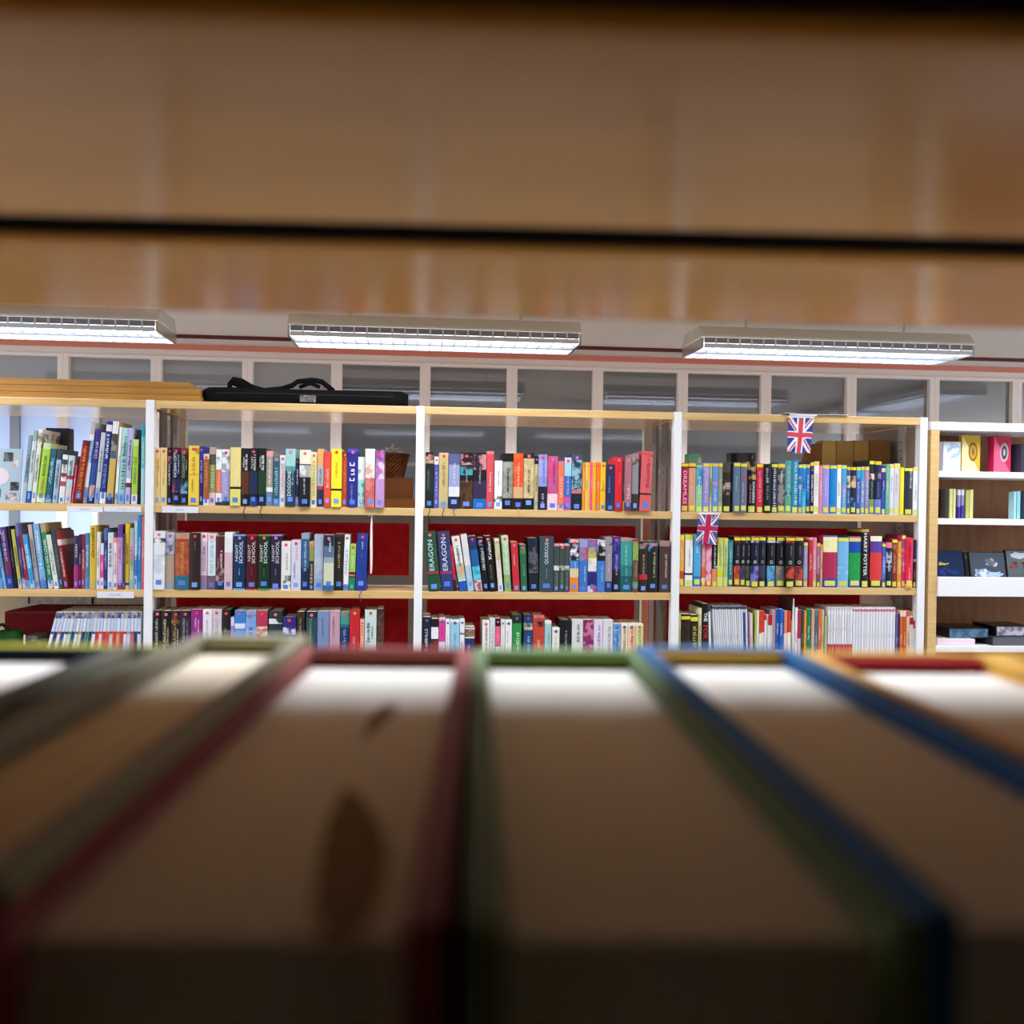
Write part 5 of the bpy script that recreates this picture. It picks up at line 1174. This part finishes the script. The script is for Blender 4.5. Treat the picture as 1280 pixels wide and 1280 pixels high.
for y0, y1 in ((0.0797, 0.0903), (0.1612, 0.1743)): fb('groove_shade', -HWF, HWF, y0, y1, ZC+HB+0.0012, ZC+HB+0.012, mat('040404', 0.95, 0.02))  # black strips carry the shade of the grooves as colour
for x in (-HWF-0.025, HWF): fb('side_panel', x, x+0.025, -0.30, 0.24, 0, 1.95, M_WHITE, 0.001)
fb('back_panel', -HWF, HWF, -0.31, -0.30, 0.05, 1.95, mat('0c0806', 0.9, 0.05))  # unseen panel added behind the camera, blocks light to darken the near books
fb('top_board', -HWF, HWF, -0.30, 0.238, 1.925, 1.95, M_BEECH, 0.001)
S0 = 0.208
M_PAGE_F = node_mat('bright_paper_edges', 'ecece8', 'f0f0ec', (500, 2, 1), 3, 0.85, 0.1, 1)
def near_book(u0, u1, base, lab, up=0.0, dep=0.135, bands=(), s0=S0, v=850, paper=None, tw=0.0, rim=None, hb=None):
    zt = HT-up
    def lat(u):
        X, Y = on_z(u, v, -zt); return X*lx.x+Y*lx.y
    a, b = lat(u0), lat(u1); t = b-a
    h = ZC-zt-zfl
    o = make_book('hardback_book', lab, t, h-0.0003, dep, base, bands, (), hard=True, seed=u0, rough=0.65, spec=0.12, paper=paper or M_PAGE_F, rim=rim, headband=hb, group='hardbacks in the near foreground')
    o['category'] = 'book'
    o.rotation_euler = (0, 0, PI-AF-tw); p = lx*b+dy*s0; o.location = (p.x, p.y, zfl+0.0002)
    return o
near_book(-190, 54, '1c2438', 'navy hardback with olive-yellow head at the far left of the foreground', bands=((0.0, 0.8, '28304c'), (0.985, 1.0, 'a8a838')), rim='b4b030')
near_book(57, 124, '6c6c60', 'thin grey-green hardback between the navy and the pale ones', bands=((0.985, 1.0, 'a0a430'),), rim='b0b030')
near_book(128, 318, '8c8878', 'tall hardback with pale grey-green cover in the left foreground', up=0.0015, bands=((0.98, 1.0, '98986c'),), dep=0.138, s0=0.2146, rim='b8b8a4', hb='807c50', paper=M_PAPER)
b3 = near_book(331, 589.9, '90484a', 'thick dark red hardback left of centre in the foreground', bands=((0.985, 1.0, '84402c'),), tw=0.013, rim='903c38', hb='6c2818')
near_book(590, 838, '6a8058', 'thick green hardback at the centre of the foreground', bands=((0.985, 1.0, '8cac78'),), rim='88a878', hb='4c6418')
near_book(840, 1072, '2c6098', 'thick blue hardback right of centre in the foreground', up=0.0008, bands=((0.985, 1.0, '3470b0'),), rim='4c7cb0', hb='a8842c')
near_book(1076, 1340, 'e4b054', 'yellow hardback with red headband in the right foreground', bands=((0.985, 1.0, 'c89c3c'),), rim='d0a440', hb='a01c20')
near_book(1345, 1600, 'c89c3c', 'ochre hardback at the right edge of the foreground')
# darker leaf-shaped patches on the page head of the red hardback
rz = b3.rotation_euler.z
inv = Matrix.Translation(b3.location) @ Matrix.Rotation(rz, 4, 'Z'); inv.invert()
def add_leaf_patch(pts):
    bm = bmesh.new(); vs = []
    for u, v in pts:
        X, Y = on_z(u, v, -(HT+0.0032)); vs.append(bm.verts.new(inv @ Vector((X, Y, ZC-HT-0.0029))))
    bm.faces.new(vs); tag(obj('leaf_patch', bm, M_LEAF_PATCH, b3), 'dark leaf-shaped patch')
M_LEAF_PATCH = mat('94806c', 0.9, 0.05)
add_leaf_patch([(432, 985), (452, 1000), (474, 1030), (486, 1070), (478, 1110), (462, 1150), (440, 1180), (405, 1185), (392, 1140), (398, 1080), (408, 1030)])
add_leaf_patch([(500, 882), (480, 884), (463, 898), (452, 930), (468, 916), (488, 900)])

# ------------------------------------------------------------------ world, camera, colour
wd_ = bpy.data.worlds.new('room_ambience'); S.world = wd_; wd_.use_nodes = True
bg = wd_.node_tree.nodes['Background']; bg.inputs['Color'].default_value = (0.80, 0.86, 1.0, 1); bg.inputs['Strength'].default_value = 2.8
cam = bpy.data.cameras.new('camera'); cam.sensor_fit = 'HORIZONTAL'; cam.sensor_width = 36; cam.lens = 36*FPX/1280; cam.clip_start = 0.005
cam.dof.use_dof = True; cam.dof.focus_distance = 3.6; cam.dof.aperture_fstop = 13.5
co = bpy.data.objects.new('camera', cam); COL.objects.link(co); S.camera = co
fwd = Vector((math.sin(YAW)*math.cos(PIT), math.cos(YAW)*math.cos(PIT), math.sin(PIT)))
r0 = Vector((math.cos(YAW), -math.sin(YAW), 0)); u0_ = r0.cross(fwd)
rt_ = r0*math.cos(ROL)+u0_*math.sin(ROL); up_ = -r0*math.sin(ROL)+u0_*math.cos(ROL)
co.matrix_world = Matrix(((rt_.x, up_.x, -fwd.x, 0), (rt_.y, up_.y, -fwd.y, 0), (rt_.z, up_.z, -fwd.z, ZC), (0, 0, 0, 1)))
S.view_settings.view_transform = 'Standard'; S.view_settings.look = 'None'; S.view_settings.exposure = 0.0
dup = {k: v for k, v in LABELS.items() if len(v) > 1}
if dup: print('SAME LABELS', dup)
